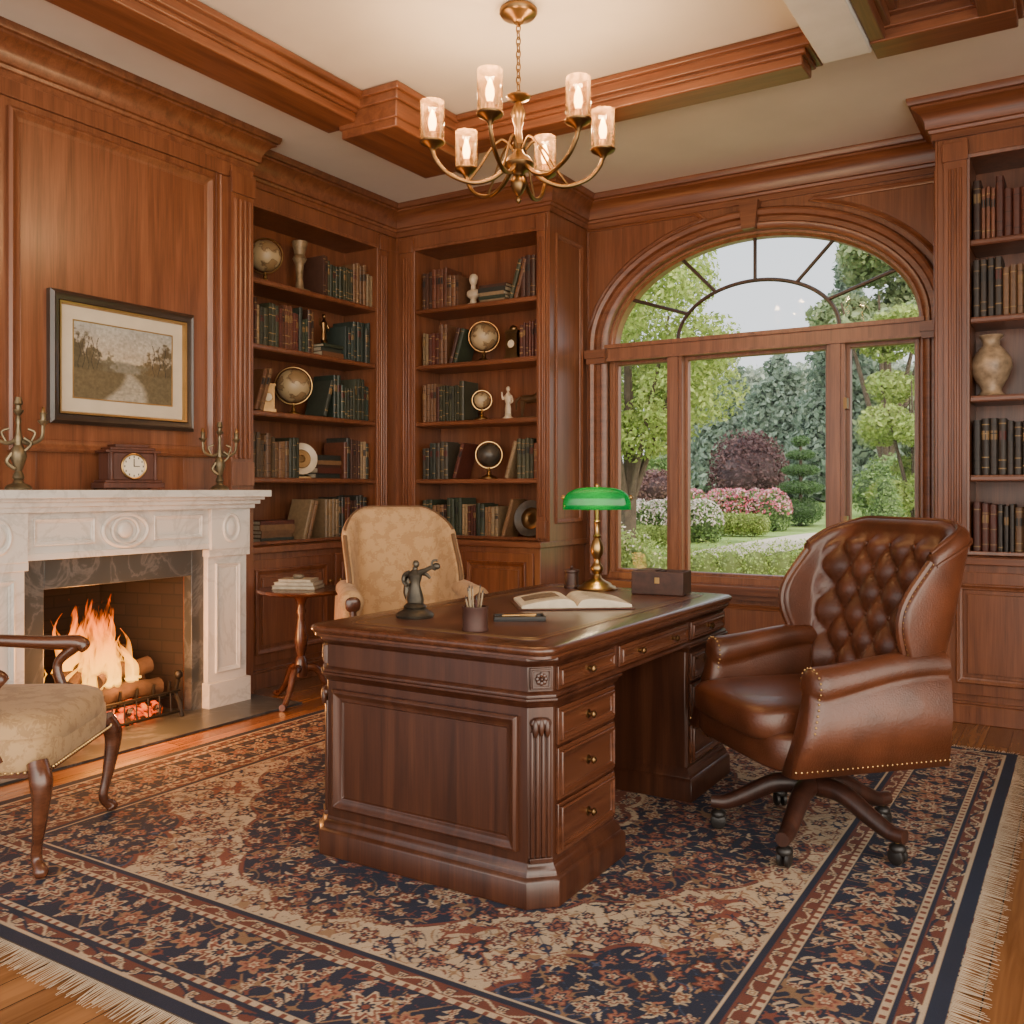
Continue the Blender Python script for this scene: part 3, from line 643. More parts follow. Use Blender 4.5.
def npmesh(name,V,F,C,mat,parent=None,loc=(0,0,0)):
    me=bpy.data.meshes.new(name); me.vertices.add(len(V)); me.vertices.foreach_set('co',V.astype(np.float32).ravel())
    k=F.shape[1]; me.loops.add(F.size); me.loops.foreach_set('vertex_index',F.astype(np.int32).ravel())
    me.polygons.add(len(F)); me.polygons.foreach_set('loop_start',np.arange(0,F.size,k,dtype=np.int32))
    me.update(calc_edges=True); me.validate()
    at=me.color_attributes.new('Col','FLOAT_COLOR','POINT'); cc=np.ones((len(V),4),np.float32); cc[:,:3]=C; at.data.foreach_set('color',cc.ravel())
    me.materials.append(mat)
    ob=bpy.data.objects.new(name,me); bpy.context.collection.objects.link(ob); ob.location=loc
    if parent: ob.parent=parent
    return ob
colgrid('canvas',Xg,np.full_like(Xg,-.012),Zg,np.clip(col,0,1),vcol('oil_paint',.45,.15,90,.1),pt)
b=MB(); b.rect((0,0,0),(1,0,0),(0,0,1),(0,-1,0),-.295,.295,-.195,.195,[(0,.008),(0,.014),(-.006,.012)]); b.build('inner_fillet',GOLD,pt)

# ------------------------------------------------------------------ mantel objects
def candelabrum(loc,h):
    e=empty('candelabrum',loc,math.radians(60)); b=MB(); s=h
    b.lathe([(0,0),(.13*s,0),(.135*s,.02*s),(.11*s,.05*s),(.06*s,.07*s),(.045*s,.10*s),(.06*s,.13*s),(.05*s,.17*s),(.035*s,.2*s),(.055*s,.27*s),(.085*s,.36*s),(.07*s,.43*s),(.04*s,.48*s),(.045*s,.54*s),(.03*s,.6*s),(.02*s,.7*s),(.03*s,.74*s),(.018*s,.8*s),(.05*s,.84*s),(.055*s,.86*s),(.03*s,.865*s),(.03*s,.91*s),(.045*s,.93*s),(.03*s,1.0*s),(0,1.0*s)],seg=18)
    b.tube(cat([(.06*s,-.03*s,.42*s),(.12*s,-.03*s,.5*s),(.05*s,-.03*s,.56*s)],5),.018*s,6); b.tube(cat([(-.06*s,-.03*s,.4*s),(-.11*s,-.03*s,.3*s),(-.03*s,-.05*s,.22*s)],5),.022*s,6)
    for sg in (-1,1):
        b.tube(cat([(0,0,.55*s),(sg*.10*s,0,.50*s),(sg*.22*s,0,.56*s),(sg*.24*s,0,.72*s)],6),lerpr([.026*s,.020*s,.020*s],19),8)
        b.tube(cat([(sg*.12*s,0,.52*s),(sg*.16*s,0,.62*s),(sg*.09*s,0,.66*s)],5),.014*s,6)
        b.lathe([(0,.70*s),(.02*s,.70*s),(.055*s,.74*s),(.058*s,.755*s),(.028*s,.76*s),(.03*s,.82*s),(.04*s,.84*s),(.0,.84*s)],(sg*.24*s,0,0),14)
    b.build('body',plain('aged_bronze',(.15,.115,.065),.42,.75,.5,20),e)
    b=MB()
    for sg in (-1,1): b.lathe([(0,.82*s),(.024*s,.82*s),(.02*s,.89*s),(.004*s,.91*s),(0,.91*s)],(sg*.24*s,0,0),10)
    b.build('candles',OLDBRASS,e)
candelabrum((-4.15,3.60,1.236),.38); candelabrum((-4.13,2.43,1.236),.42)
ck=empty('mantel_clock',(-4.145,3.01,1.2365),math.radians(78))
b=MB(); b.box(-.155,.155,-.08,.08,.008,.035); b.box(-.145,.145,-.073,.073,.035,.048); b.box(-.125,.125,-.06,.06,.048,.185); b.box(-.14,.14,-.07,.07,.185,.198); b.box(-.115,.115,-.06,.06,.198,.212); b.box(-.085,.085,-.05,.05,.212,.228)
for x in (-.112,.112): b.lathe([(.012,0),(.012,.005),(.009,.01),(.009,.128),(.013,.137)],(x,-.064,.048),10)
for x in (-.14,.14):
    for y in (-.065,.065): b.sph((x,y,.010),(.014,.014,.010),8)
b.build('case',wood('clock_case_wood',2,(.03,.008,.004),(.070,.018,.008),(.10,.029,.013),.5,.0),ck,bevel=.003)
b=MB(); yd=-.062
ringp=lambda r,k=32:[(r*math.cos(a),yd-.004,.117+r*math.sin(a)) for a in np.linspace(0,2*pi,k,endpoint=False)]
b.T=Matrix.Translation((0,yd,.117))@Matrix.Rotation(pi/2,4,'X'); b.lathe([(0,-.004),(.060,-.004),(.060,.004),(0,.004)],seg=32,m=0); b.T=None
b.tube(ringp(.061),.0055,8,1,closed=True)
b.box(-.0022,.0022,yd-.0062,yd-.005,.115,.155,2); b.box(-.0,.03,yd-.0062,yd-.005,.115,.119,2)
for k in range(12):
    a=k*pi/6; x,z=.047*math.sin(a),.117+.047*math.cos(a); b.box(x-.0025,x+.0025,yd-.0055,yd-.0042,z-.005,z+.005,2)
b.build('dial',[plain('enamel_dial',(.62,.55,.42),.45),BRASS,BLK],ck)

# ------------------------------------------------------------------ RUG
hx,hy=1.675,1.73; q=.0040
gx=np.arange(0,hx+q/2,q); gy=np.arange(0,hy+q/2,q); QX,QY=np.meshgrid(gx,gy,indexing='ij')
navy=np.array([.0065,.0115,.034]); rust=np.array([.155,.040,.023]); crm=np.array([.46,.35,.235]); tan=np.array([.27,.155,.08]); blu=np.array([.025,.042,.09]); dk=np.array([.022,.008,.006]); pink=np.array([.29,.115,.07])
C=np.zeros(QX.shape+(3,)); e=np.minimum(hx-QX,hy-QY)
C[:]=crm
def vines(k,w,s=0.):
    f=np.sin(k*QX+1.9*np.sin(k*.8*QY+s))+np.sin(k*QY+1.9*np.sin(k*.8*QX+s)); return np.abs(f)<w
C[vines(44,.14,1.)]=tan; C[vines(30,.13)]=rust*1.2; C[vines(56,.10,3.)]=navy*1.5
ang_=np.arctan2(QY,QX); rr=np.sqrt(QX**2+(QY*.96)**2)
medr=1.04+.05*np.abs(np.cos(10*ang_))**.7+.08*np.cos(4*ang_)
med=rr<medr
def paint(mask,bg,va,vb,s):
    C[mask]=bg; C[mask&vines(30,.08,s)]=va; C[mask&vines(46,.05,s+2)]=vb
paint(med,navy,tan*.8,rust,.5)
med2r=.46+.06*np.abs(np.cos(6*ang_)); paint(rr<med2r,rust,navy,crm*.8,2.2)
for off,w,c_ in ((0,.010,crm*1.05),(-.02,.007,rust)): C[np.abs(rr-medr-off)<w]=c_
C[np.abs(rr-med2r)<.014]=crm
cd=np.sqrt((hx-.46-QX)**2+(hy-.46-QY)**2); ca=np.arctan2(hy-.46-QY,hx-.46-QX); cr=.46+.05*np.abs(np.cos(7*ca))**.7
cm=(cd<cr); paint(cm,navy,blu*1.3,tan*.8,1.2); C[np.abs(cd-cr)<.010]=rust
region=np.where(med|cm,1,0)
def stamp(x,y,R,cols,pet=6,ph=0.,asp=1.,mask=None):
    i0=max(0,int((x-R*1.4)/q)); i1=min(QX.shape[0],int((x+R*1.4)/q)+2); j0=max(0,int((y-R*1.4)/q)); j1=min(QX.shape[1],int((y+R*1.4)/q)+2)
    if i1<=i0 or j1<=j0: return
    X=QX[i0:i1,j0:j1]-x; Y=QY[i0:i1,j0:j1]-y; r=np.sqrt(X*X+(Y*asp)**2); t=np.arctan2(Y,X)+ph
    w=R*(.80+.22*np.cos(pet*t)); sub=C[i0:i1,j0:j1]
    sub[r<w*1.12]=cols[0]
    sub[r<w*.94]=cols[1]; sub[r<w*.66]=cols[2]; sub[r<w*.40]=cols[3]; sub[r<R*.18]=cols[1]
def leafst(x,y,L,a,c):
    R=L; i0=max(0,int((x-R)/q)); i1=min(QX.shape[0],int((x+R)/q)+2); j0=max(0,int((y-R)/q)); j1=min(QX.shape[1],int((y+R)/q)+2)
    if i1<=i0 or j1<=j0: return
    X=QX[i0:i1,j0:j1]-x; Y=QY[i0:i1,j0:j1]-y; U=X*math.cos(a)+Y*math.sin(a); W=-X*math.sin(a)+Y*math.cos(a)
    C[i0:i1,j0:j1][(U/L)**2+((W-.3*U*U/L)/(L*.28))**2<1]=c
r2=random.Random(5)
sp=.086
for i in range(int(hx/sp)+1):
    for j in range(int(hy/sp)+1):
        x=(i+.5*(j%2))*sp+r2.uniform(-.014,.014); y=j*sp+r2.uniform(-.014,.014)
        if x>hx-.47 or y>hy-.47: continue
        ii,jj=min(int(x/q),QX.shape[0]-1),min(int(y/q),QX.shape[1]-1); reg=region[ii,jj]; inner=rr[ii,jj]<med2r[ii,jj]
        for k in range(4): leafst(x+r2.uniform(-.05,.05),y+r2.uniform(-.05,.05),r2.uniform(.012,.021),r2.uniform(0,6.3),(r2.choice([crm,crm*.8,tan,pink,rust]) if reg else r2.choice([navy,rust,rust,navy,tan])))
        R=r2.choice([.018,.024,.032,.040])
        if reg and not inner: cs=r2.choice([(dk,rust,crm,rust),(crm,rust,crm,navy),(rust,pink,navy,crm),(crm,tan,rust,crm),(dk,rust,pink,navy)])
        elif inner: cs=r2.choice([(navy,crm,navy,rust),(crm,navy,crm,rust)])
        else: cs=r2.choice([(navy,rust,crm,navy),(dk,navy,pink,crm),(rust,crm,rust,navy),(navy,pink,navy,rust)])
        stamp(x,y,R,cs,r2.choice([5,6,8]),r2.uniform(0,6),r2.choice([1,.8,1.25]))
def band(a,b_,c): C[(e>=a)&(e<b_)]=c
band(0,.045,navy); band(.045,.055,crm); band(.055,.105,rust*.8); band(.105,.118,navy); band(.118,.14,crm); band(.14,.375,navy); band(.375,.395,crm); band(.395,.44,rust*.8); band(.44,.46,navy); band(.46,.468,crm)
mb_=(e>.145)&(e<.37); C[mb_&vines(34,.10,.7)]=tan*.8; C[mb_&vines(50,.07,2.7)]=rust
al=np.where(hx-QX<hy-QY,QY,QX)
for a,b_,c,f in ((.058,.102,crm,75),(.40,.435,crm,75),(.058,.102,navy,37)):
    mk=(e>a)&(e<b_)&(np.abs(np.sin(al*f/2+(0 if c is crm else 1.57))-(e-(a+b_)/2)/(b_-a)*2)<.24); C[mk]=c
for a,b_ in ((.121,.137),(.377,.393)): C[(e>a)&(e<b_)&(np.sin(al*160)>.3)]=rust
for edge in (0,1):
    Lm=hy if edge==0 else hx
    k=0; t=.0
    while t<Lm-.1:
        dd=.258; px,py=((hx-dd,t) if edge==0 else (t,hy-dd))
        stamp(px,py,.062 if k%2==0 else .042,(crm,rust,crm,navy) if k%2==0 else (tan,pink,rust,crm),8 if k%2==0 else 6,0.3)
        for s_ in (-1,1):
            for dv in (.035,.065,.09):
                qx,qy=((hx-dd+s_*dv,t+.0625) if edge==0 else (t+.0625,hy-dd+s_*dv)); leafst(qx,qy,.022,(.8*s_ if edge==0 else 1.57-.8*s_),crm*.9 if dv>.05 else pink)
                stamp(qx+r2.uniform(-.01,.01),qy+.03*(1 if edge==0 else 0),.012,(crm,rust,crm,rust),5)
        t+=.125; k+=1
    t=0.03
    while t<Lm-.05:
        for dd in (.08,.417):
            px,py=((hx-dd,t) if edge==0 else (t,hy-dd)); stamp(px,py,.017,(navy,crm,tan,navy),4,.78)
        t+=.075
full=np.concatenate([C[::-1][:-1],C],0); full=np.concatenate([full[:,::-1][:,:-1],full],1)
fx=np.concatenate([-gx[::-1][:-1],gx]); fy=np.concatenate([-gy[::-1][:-1],gy]); FX,FY=np.meshgrid(fx,fy,indexing='ij')
full=np.clip(full*(.80+.35*fbm((FX+3)*9,(FY+3)*9,21)[...,None]),0,1)
rug=empty('persian_rug',(-1.955,3.17,.0))
colgrid('pile',FX,FY,np.full_like(FX,.0135),full,vcol('wool_pile',.95,.35,420,.6),rug)
b=MB(); b.box(-hx,hx,-hy,hy,.0015,.013); b.build('backing',plain('rug_backing',(.05,.035,.025),.9),rug)
b=MB()
def fringe(x,y,dx,dy):
    L=random.uniform(.06,.085); j=random.uniform(-.012,.012); w=.0022
    px,py=(-dy*w,dx*w); b.add([(x-px,y-py,.011),(x+px,y+py,.011),(x+dx*L+dy*j+px*.5,y+dy*L+dx*j+py*.5,.003),(x+dx*L+dy*j-px*.5,y+dy*L+dx*j-py*.5,.003)],[(0,1,2,3)])
t=-hx
while t<hx:
    fringe(t,-hy,0,-1); fringe(t,hy,0,1); t+=.0062
t=-hy
while t<hy: fringe(hx,t,1,0); t+=.0062
b.build('fringe',plain('cotton_fringe',(.46,.36,.25),.9,0,.2),rug)

# ------------------------------------------------------------------ DESK
dk_=empty('executive_desk',(-1.795,3.165,.0140))
hx_,hy_=.447,.806
def cham(x0,x1,y0,y1,c): return [(x0+c,y0),(x1-c,y0),(x1,y0+c),(x1,y1-c),(x1-c,y1),(x0+c,y1),(x0,y1-c),(x0,y0+c)]
ZT=.765
b=MB()
pw=.475
for ya,yb in ((-hy_,-hy_+pw),(hy_-pw,hy_)):
    c=.055
    b.prism([(-hx_+c,ya),(hx_-c,ya),(hx_,ya+c),(hx_,yb-.01),(hx_-.01,yb),(-hx_+.01,yb),(-hx_,yb-.01),(-hx_,ya+c)] if ya<0 else [(-hx_+.01,ya),(hx_-.01,ya),(hx_,ya+.01),(hx_,yb-c),(hx_-c,yb),(-hx_+c,yb),(-hx_,yb-c),(-hx_,ya+.01)],.1,.61)
    path=[(-hx_+c,ya),(hx_-c,ya),(hx_,ya+c),(hx_,yb),(-hx_,yb),(-hx_,ya+c)] if ya<0 else [(-hx_,ya),(hx_,ya),(hx_,yb-c),(hx_-c,yb),(-hx_+c,yb),(-hx_,yb-c)]
    pl=[(x,y,0) for x,y in path]
    b.sweep(pl,(0,0,1),[(-.01,0),(.028,0),(.028,.075),(.024,.082),(.016,.088),(.014,.10),(.004,.115),(0,.125),(-.01,.125)],True)
    b.sweep([(x,y,.58) for x,y in path],(0,0,1),[(0,0),(.006,.004),(.012,.016),(.02,.022),(.02,.03),(-.02,.03)],True)
    ys=ya if ya<0 else yb; sg=-1 if ya<0 else 1
    for sx in (1,-1):
        mx=sx*(hx_-c/2); my=ys-sg*c/2; nn=Vector((sx,sg,0)).normalized(); tt_=Vector((-nn.y,nn.x,0))
        for k in (-1.5,-.5,.5,1.5):
            p=Vector((mx,my,0))+tt_*k*.017; b.tube([p+Z*.14,p+Z*.51],.0075,8)
        M=Matrix.Translation((mx,my,0))@Matrix.Rotation(math.atan2(nn.y,nn.x)+pi/2,4,'Z'); b.T=M
        b.box(-.036,.036,-.012,.01,.125,.14)
        b.sell((0,-.004,.535),(.034,.014,.018),.8,.8,12,6); 
        for k in (-1,0,1): b.sell((k*.018,-.012,.525-abs(k)*.004),(.010,.010,.028),1,1,8,6)
        b.T=None
c=.055
b.prism(cham(-hx_,hx_,-hy_,hy_,c),.61,.725)
b.sweep([(x,y,.61) for x,y in cham(-hx_,hx_,-hy_,hy_,c)],(0,0,1),[(0,0),(.014,.0),(.014,.008),(.008,.014),(0,.018)],True)
b.sweep([(x,y,.70) for x,y in cham(-hx_,hx_,-hy_,hy_,c)],(0,0,1),[(0,0),(.006,.008),(.016,.014),(.022,.022),(.022,.03),(0,.03)],True)
for sx in (1,-1):
    for sg in (-1,1):
        nn=Vector((sx,sg,0)).normalized(); M=Matrix.Translation((sx*(hx_-c/2),sg*(hy_-c/2),.668))@Matrix.Rotation(math.atan2(nn.y,nn.x)+pi/2,4,'Z'); b.T=M
        b.box(-.033,.033,-.010,.01,-.034,.03); b.rect((0,-.010,0),(1,0,0),(0,0,1),(0,-1,0),-.029,.029,-.030,.026,[(0,0),(0,.005),(-.006,.005),(-.006,0)])
        for k in range(8):
            a=k*pi/4; b.sell((.013*math.cos(a),-.013,-.002+.013*math.sin(a)),(.007,.005,.007),1,1,8,5)
        b.sph((0,-.015,-.002),.006,8); b.T=None
for sg in (-1,1):
    O=(0,sg*hy_,0); A=(1,0,0) if sg<0 else (-1,0,0)
    b.rect(O,A,(0,0,1),(0,sg,0),-hx_+.085,hx_-.085,.155,.555,mold(.95)); 
for ya,yb in ((-hy_+.07,-hy_+pw-.04),(hy_-pw+.04,hy_-.07),(-hy_+pw+.02,hy_-pw-.02)):
    b.rect((-hx_,0,0),(0,-1,0),(0,0,1),(-1,0,0),-yb,-ya,.155,.555,mold(.9))
b.box(-hx_+.001,-hx_+.02,-hy_+pw-.02,hy_-pw+.02,.10,.62)
b.build('carcass',KZ,dk_,bevel=.002)
b=MB(); kb=MB()
def drawer(y0,y1,z0,z1,kn=1):
    b.box(hx_,hx_+.010,y0,y1,z0,z1); b.rect((hx_+.010,0,0),(0,1,0),(0,0,1),(1,0,0),y0+.012,y1-.012,z0+.012,z1-.012,mold(.45))
    cs=[(y0+y1)/2] if kn==1 else [y0+(y1-y0)*.25,y0+(y1-y0)*.75]
    for yc in cs:
        zc=(z0+z1)/2; kb.T=Matrix.Translation((hx_+.010,yc,zc))@Matrix.Rotation(pi/2,4,'Y'); kb.lathe([(0,0),(.014,0),(.014,.002),(.005,.005),(.005,.012),(.011,.017),(.012,.022),(.006,.027),(0,.028)],seg=14); kb.T=None
for ya,yb in ((-hy_+.07,-hy_+pw-.02),(hy_-pw+.02,hy_-.07)):
    drawer(ya,yb,.465,.575); drawer(ya,yb,.30,.455); drawer(ya,yb,.14,.29); drawer(ya,yb,.628,.698)
drawer(-hy_+pw+.02,hy_-pw-.02,.628,.698,2)
b.build('drawers',KY,dk_,bevel=.002); kb.build('drawer_knobs',OLDBRASS,dk_)
def rrect(hx,hy,r,n=8):
    P=[]
    for cx_,cy_,a0 in ((hx-r,hy-r,0),(-hx+r,hy-r,90),(-hx+r,-hy+r,180),(hx-r,-hy+r,270)):
        for k in range(n+1):
            a=math.radians(a0+90*k/n); P.append((cx_+r*math.cos(a),cy_+r*math.sin(a)))
    return P
b=MB(); P=rrect(hx_+.020,hy_+.020,.06)
b.sweep([(x,y,.725) for x,y in P],(0,0,1),[(-.05,0),(-.006,0),(.0,.004),(.0,.012),(.006,.016),(.012,.024),(.012,.032),(.006,.038),(-.004,.04),(-.05,.04)],True)
b.prism(rrect(hx_-.02,hy_-.02,.04),.726,ZT)
b.build('top',KY,dk_,ang=50)
b=MB(); b.prism(rrect(hx_-.07,hy_-.07,.05),.750,ZT+.0012); b.build('leather_inlay',DLEATH,dk_)
b=MB(); b.sweep([(x,y,ZT+.001) for x,y in rrect(hx_-.085,hy_-.085,.045)],(0,0,1),[(0,0),(0,.0008),(.004,.0008),(.004,0)],True); b.sweep([(x,y,ZT+.001) for x,y in rrect(hx_-.105,hy_-.105,.045)],(0,0,1),[(0,0),(0,.0008),(.002,.0008),(.002,0)],True)
b.build('gilt_tooling',GOLD,dk_)
DT=ZT+.0140+.0022

# ------------------------------------------------------------------ desk objects
lp=empty('bankers_lamp',(-1.91,3.83,DT),math.radians(24))
b=MB()
b.lathe([(0,0),(.088,0),(.09,.008),(.084,.016),(.07,.02),(.064,.03),(.04,.042),(.022,.052),(.016,.07),(.026,.085),(.030,.10),(.020,.115),(.012,.13),(.016,.145),(.028,.165),(.030,.19),(.024,.215),(.014,.235),(.02,.245),(.012,.255),(.010,.30),(.016,.31),(.008,.32),(.008,.385),(0,.385)],seg=28)
b.tube([(-.13,0,.40),(.13,0,.40)],.005,8); b.tube(cat([(0,0,.37),(0,.03,.40),(0,.05,.46),(0,.02,.475)],5),.006,8)
b.sph((0,0,.472),(.012,.012,.012),8); b.sph((-.152,0,.42),.012,8); b.sph((.152,0,.42),.012,8); b.tube([(-.152,0,.42),(-.13,0,.40)],.004,6); b.tube([(.152,0,.42),(.13,0,.40)],.004,6)
b.build('body',BRASS,lp,ang=50)
def green():
    m,nt,bb=new_mat('green_glass'); bb.inputs['Roughness'].default_value=.12; bb.inputs['Coat Weight'].default_value=.5
    tl=N(nt,'ShaderNodeBsdfTranslucent'); tl.inputs[0].default_value=(.01,.55,.16,1); ms=N(nt,'ShaderNodeMixShader'); ms.inputs[0].default_value=.45
    n=N(nt,'ShaderNodeTexNoise',Scale=20.); r=ramp(nt,[(.3,(0,.14,.045)),(.7,(.0,.21,.07))]); nt.links.new(coords(nt),n.inputs['Vector']); nt.links.new(n.outputs['Fac'],r.inputs[0]); nt.links.new(r.outputs[0],bb.inputs['Base Color'])
    nt.links.new(bb.outputs[0],ms.inputs[1]); nt.links.new(tl.outputs[0],ms.inputs[2]); nt.links.new(ms.outputs[0],nt.nodes['Material Output'].inputs['Surface']); return m
b=MB(); b.sell((0,0,.365),(.155,.080,.102),.65,.45,48,14,half=True); o=b.build('shade',green(),lp,ang=70)
so=o.modifiers.new('s','SOLIDIFY'); so.thickness=.004
b=MB(); b.sph((0,0,.405),(.05,.012,.012),12); b.build('bulb',BULB,lp)
light('lamp_light',(0,0,.385),4.5,(1,.75,.45),.03,lp)
ob=empty('open_book',(-1.74,3.26,DT),math.radians(38))
b=MB(); b.box(-.225,.225,-.15,.15,0,.005); b.build('cover',LEATHER,ob,bevel=.002)
b=MB()
for sg in (-1,1):
    pts=[(0,.012),(.02,.034),(.06,.040),(.12,.034),(.18,.024),(.212,.016)]; prs=cat([(x*sg,0,z) for x,z in pts],5)
    vs=[(p.x,-.14,p.z) for p in prs]+[(p.x,.14,p.z) for p in prs]+[(p.x,-.14,.006) for p in prs]+[(p.x,.14,.006) for p in prs]; n_=len(prs)
    fs=[(i,i+1,n_+i+1,n_+i) for i in range(n_-1)]+[(2*n_+i,2*n_+i+1,i+1,i) for i in range(n_-1)]+[(n_+i,n_+i+1,3*n_+i+1,3*n_+i) for i in range(n_-1)]+[(n_-1,2*n_-1,4*n_-1,3*n_-1)]
    b.add(vs,fs,0)
b.build('pages',PAPER,ob)
b=MB()
def onpage(x): 
    return float(np.interp(abs(x),[0,.02,.06,.12,.18,.212],[.012,.034,.040,.034,.024,.016]))+.0015
for sg in (-1,1):
    for r_ in range(13):
        y=.115-r_*.017
        if sg<0 and -.06<y<.09: continue
        x0,x1=.04,.19-(random.random()*.05)
        xs_=np.linspace(x0,x1,6)
        for k in range(5):
            xa,xb=xs_[k]*sg,xs_[k+1]*sg; b.add([(xa,y,onpage(xa)),(xb,y,onpage(xb)),(xb,y+.004,onpage(xb)),(xa,y+.004,onpage(xa))],[(0,1,2,3)])
xs_=np.linspace(-.19,-.045,8)
for k in range(7): b.add([(xs_[k],-.05,onpage(xs_[k])),(xs_[k+1],-.05,onpage(xs_[k+1])),(xs_[k+1],.09,onpage(xs_[k+1])),(xs_[k],.09,onpage(xs_[k]))],[(0,1,2,3)])
b.build('print',plain('ink',(.14,.09,.05),.8,0,.6,60),ob)
lb=empty('wooden_letter_box',(-1.60,3.84,DT),math.radians(8))
b=MB(); b.box(-.115,.115,-.075,.075,0,.006); 
for a in ((-.115,.115,-.075,-.066),(-.115,.115,.066,.075),(-.115,-.106,-.07,.07),(.106,.115,-.07,.07),(-.005,.005,-.07,.07)): b.box(a[0],a[1],a[2],a[3],0.001,.10)
b.box(-.10,-.01,-.06,.06,.006,.105); b.box(.01,.10,-.06,.06,.006,.09)
b.build('box',plain('dark_box_wood',(.045,.016,.009),.6,0,.4,30),lb,bevel=.003); b=MB(); b.box(-.01,.01,-.079,-.074,.05,.075); b.build('clasp',BRASS,lb)
b=MB(); b.lathe([(0,0),(.036,0),(.036,.01),(.032,.015),(.032,.07),(.036,.075),(.036,.085),(.02,.088),(0,.088)],seg=20); b.sph((0,0,.096),(.008,.008,.009),8); b.build('inkwell_jar',DARK,None,(-2.04,3.83,DT))
st=empty('bronze_statuette',(-2.05,2.66,DT),math.radians(25),1.06)
b=MB(); b.lathe([(0,0),(.062,0),(.064,.008),(.058,.016),(.046,.022),(.036,.03),(.040,.036),(.030,.046),(.022,.05),(0,.052)],seg=24)
b.lathe([(0,.048),(.030,.048),(.031,.06),(.026,.08),(.020,.10),(.017,.112),(.022,.128),(.025,.142),(.016,.155),(.009,.160),(.009,.168),(0,.17)],seg=16,sy=.75)
b.sph((.003,0,.178),(.012,.012,.0145),12)
b.tube(cat([(.016,-.006,.150),(.036,-.010,.158),(.058,-.008,.168),(.072,-.004,.160)],5),lerpr([.010,.008,.007,.005],16),8)
b.tube(cat([(.014,.006,.150),(.034,.012,.144),(.050,.012,.130)],5),lerpr([.010,.007,.005],11),8)
b.tube(cat([(-.018,.0,.148),(-.036,.004,.140),(-.040,0,.120),(-.024,-.008,.106)],5),lerpr([.010,.008,.006],16),8)
b.tube(cat([(-.008,.012,.15),(-.026,.018,.12),(-.030,.014,.08),(-.022,.012,.052)],5),lerpr([.008,.013,.014,.010],16),8)
b.sell((.074,-.004,.172),(.014,.010,.012),1,1,10,6); b.tube(cat([(.058,-.008,.168),(.062,-.006,.190),(.078,-.004,.192)],4),.004,6)
b.build('figure',BRONZE,st)
pc=empty('pencil_cup',(-1.69,2.51,DT))
b=MB(); b.lathe([(0,0),(.042,0),(.043,.004),(.041,.008),(.041,.07),(.043,.074),(.043,.078),(.037,.078),(.037,.01),(0,.01)],seg=24); b.build('cup',plain('leather_cup',(.045,.014,.008),.6,0,.3,20),pc,ang=50)
b=MB()
for i in range(8):
    a=random.uniform(0,6.28); r=.02; x,y=r*math.cos(a),r*math.sin(a); h=random.uniform(.10,.14); b.tube([(x*.5,y*.5,.012),(x*1.5,y*1.5,h)],.0032,6,0,random.choice([(.15,.09,.04),(.03,.02,.015),(.25,.18,.1),(.06,.015,.012)])); b.tube([(x*1.5,y*1.5,h),(x*1.6,y*1.6,h+.012)],[.0032,.0006],6,0,(.02,.02,.02))
b.build('pencils',BOOK,pc)
nb=empty('leather_pen_tray',(-1.70,2.80,DT),math.radians(35))
b=MB(); b.box(-.09,.09,-.045,.045,0,.008); b.rect((0,0,0),(1,0,0),(0,1,0),(0,0,1),-.09,.09,-.045,.045,[(0,0),(0,.016),(-.008,.016),(-.008,.004)]); b.build('tray',BLK,nb,bevel=.002)
b=MB(); b.tube([(-.06,-.01,.014),(.06,.012,.014)],[.004,.005],8); b.tube([(-.05,.015,.013),(.055,-.015,.013)],.004,8); b.build('pens',BRASS,nb)

# ------------------------------------------------------------------ side table
tb=empty('pedestal_side_table',(-3.91,3.99,.0))
b=MB()
b.lathe([(0,.632),(.22,.632),(.235,.638),(.25,.645),(.253,.652),(.248,.66),(0,.66)],seg=40)
b.lathe([(.10,.632),(.06,.62),(.035,.60),(.022,.56),(.03,.53),(.022,.50),(.030,.44),(.040,.37),(.034,.31),(.022,.27),(.034,.25),(.036,.23),(.045,.20),(.035,.15),(0,.14)][::-1],seg=20)
for k in range(3):
    a=math.radians(50+120*k); c_,s_=math.cos(a),math.sin(a)
    b.tube(cat([(.02*c_,.02*s_,.20),(.09*c_,.09*s_,.19),(.15*c_,.15*s_,.09),(.22*c_,.22*s_,.022),(.25*c_,.25*s_,.02)],6),lerpr([.026,.022,.018,.016,.02],25),8)
b.build('table',KY,tb,ang=45)
b=MB(); z=0
for i,(w,d,t,c) in enumerate([(.26,.18,.022,(.22,.15,.08)),(.24,.17,.02,(.34,.29,.21)),(.2,.14,.016,(.42,.35,.25))]):
    b.box(-w/2,w/2,-d/2,d/2,z,z+.003,0,c); b.box(-w/2+.005,w/2-.005,-d/2+.004,d/2-.005,z+.003,z+t-.003,0,(.45,.38,.27)); b.box(-w/2,w/2,-d/2,d/2,z+t-.003,z+t,0,c); b.box(-w/2,w/2,d/2-.003,d/2,z,z+t,0,c); z+=t
b.sell((0,.0,z+.012),(.035,.025,.014),.8,1,14,8,0,(.15,.12,.08))
b.build('book_stack',BOOK,None,(-3.93,3.99,.661),math.radians(25))

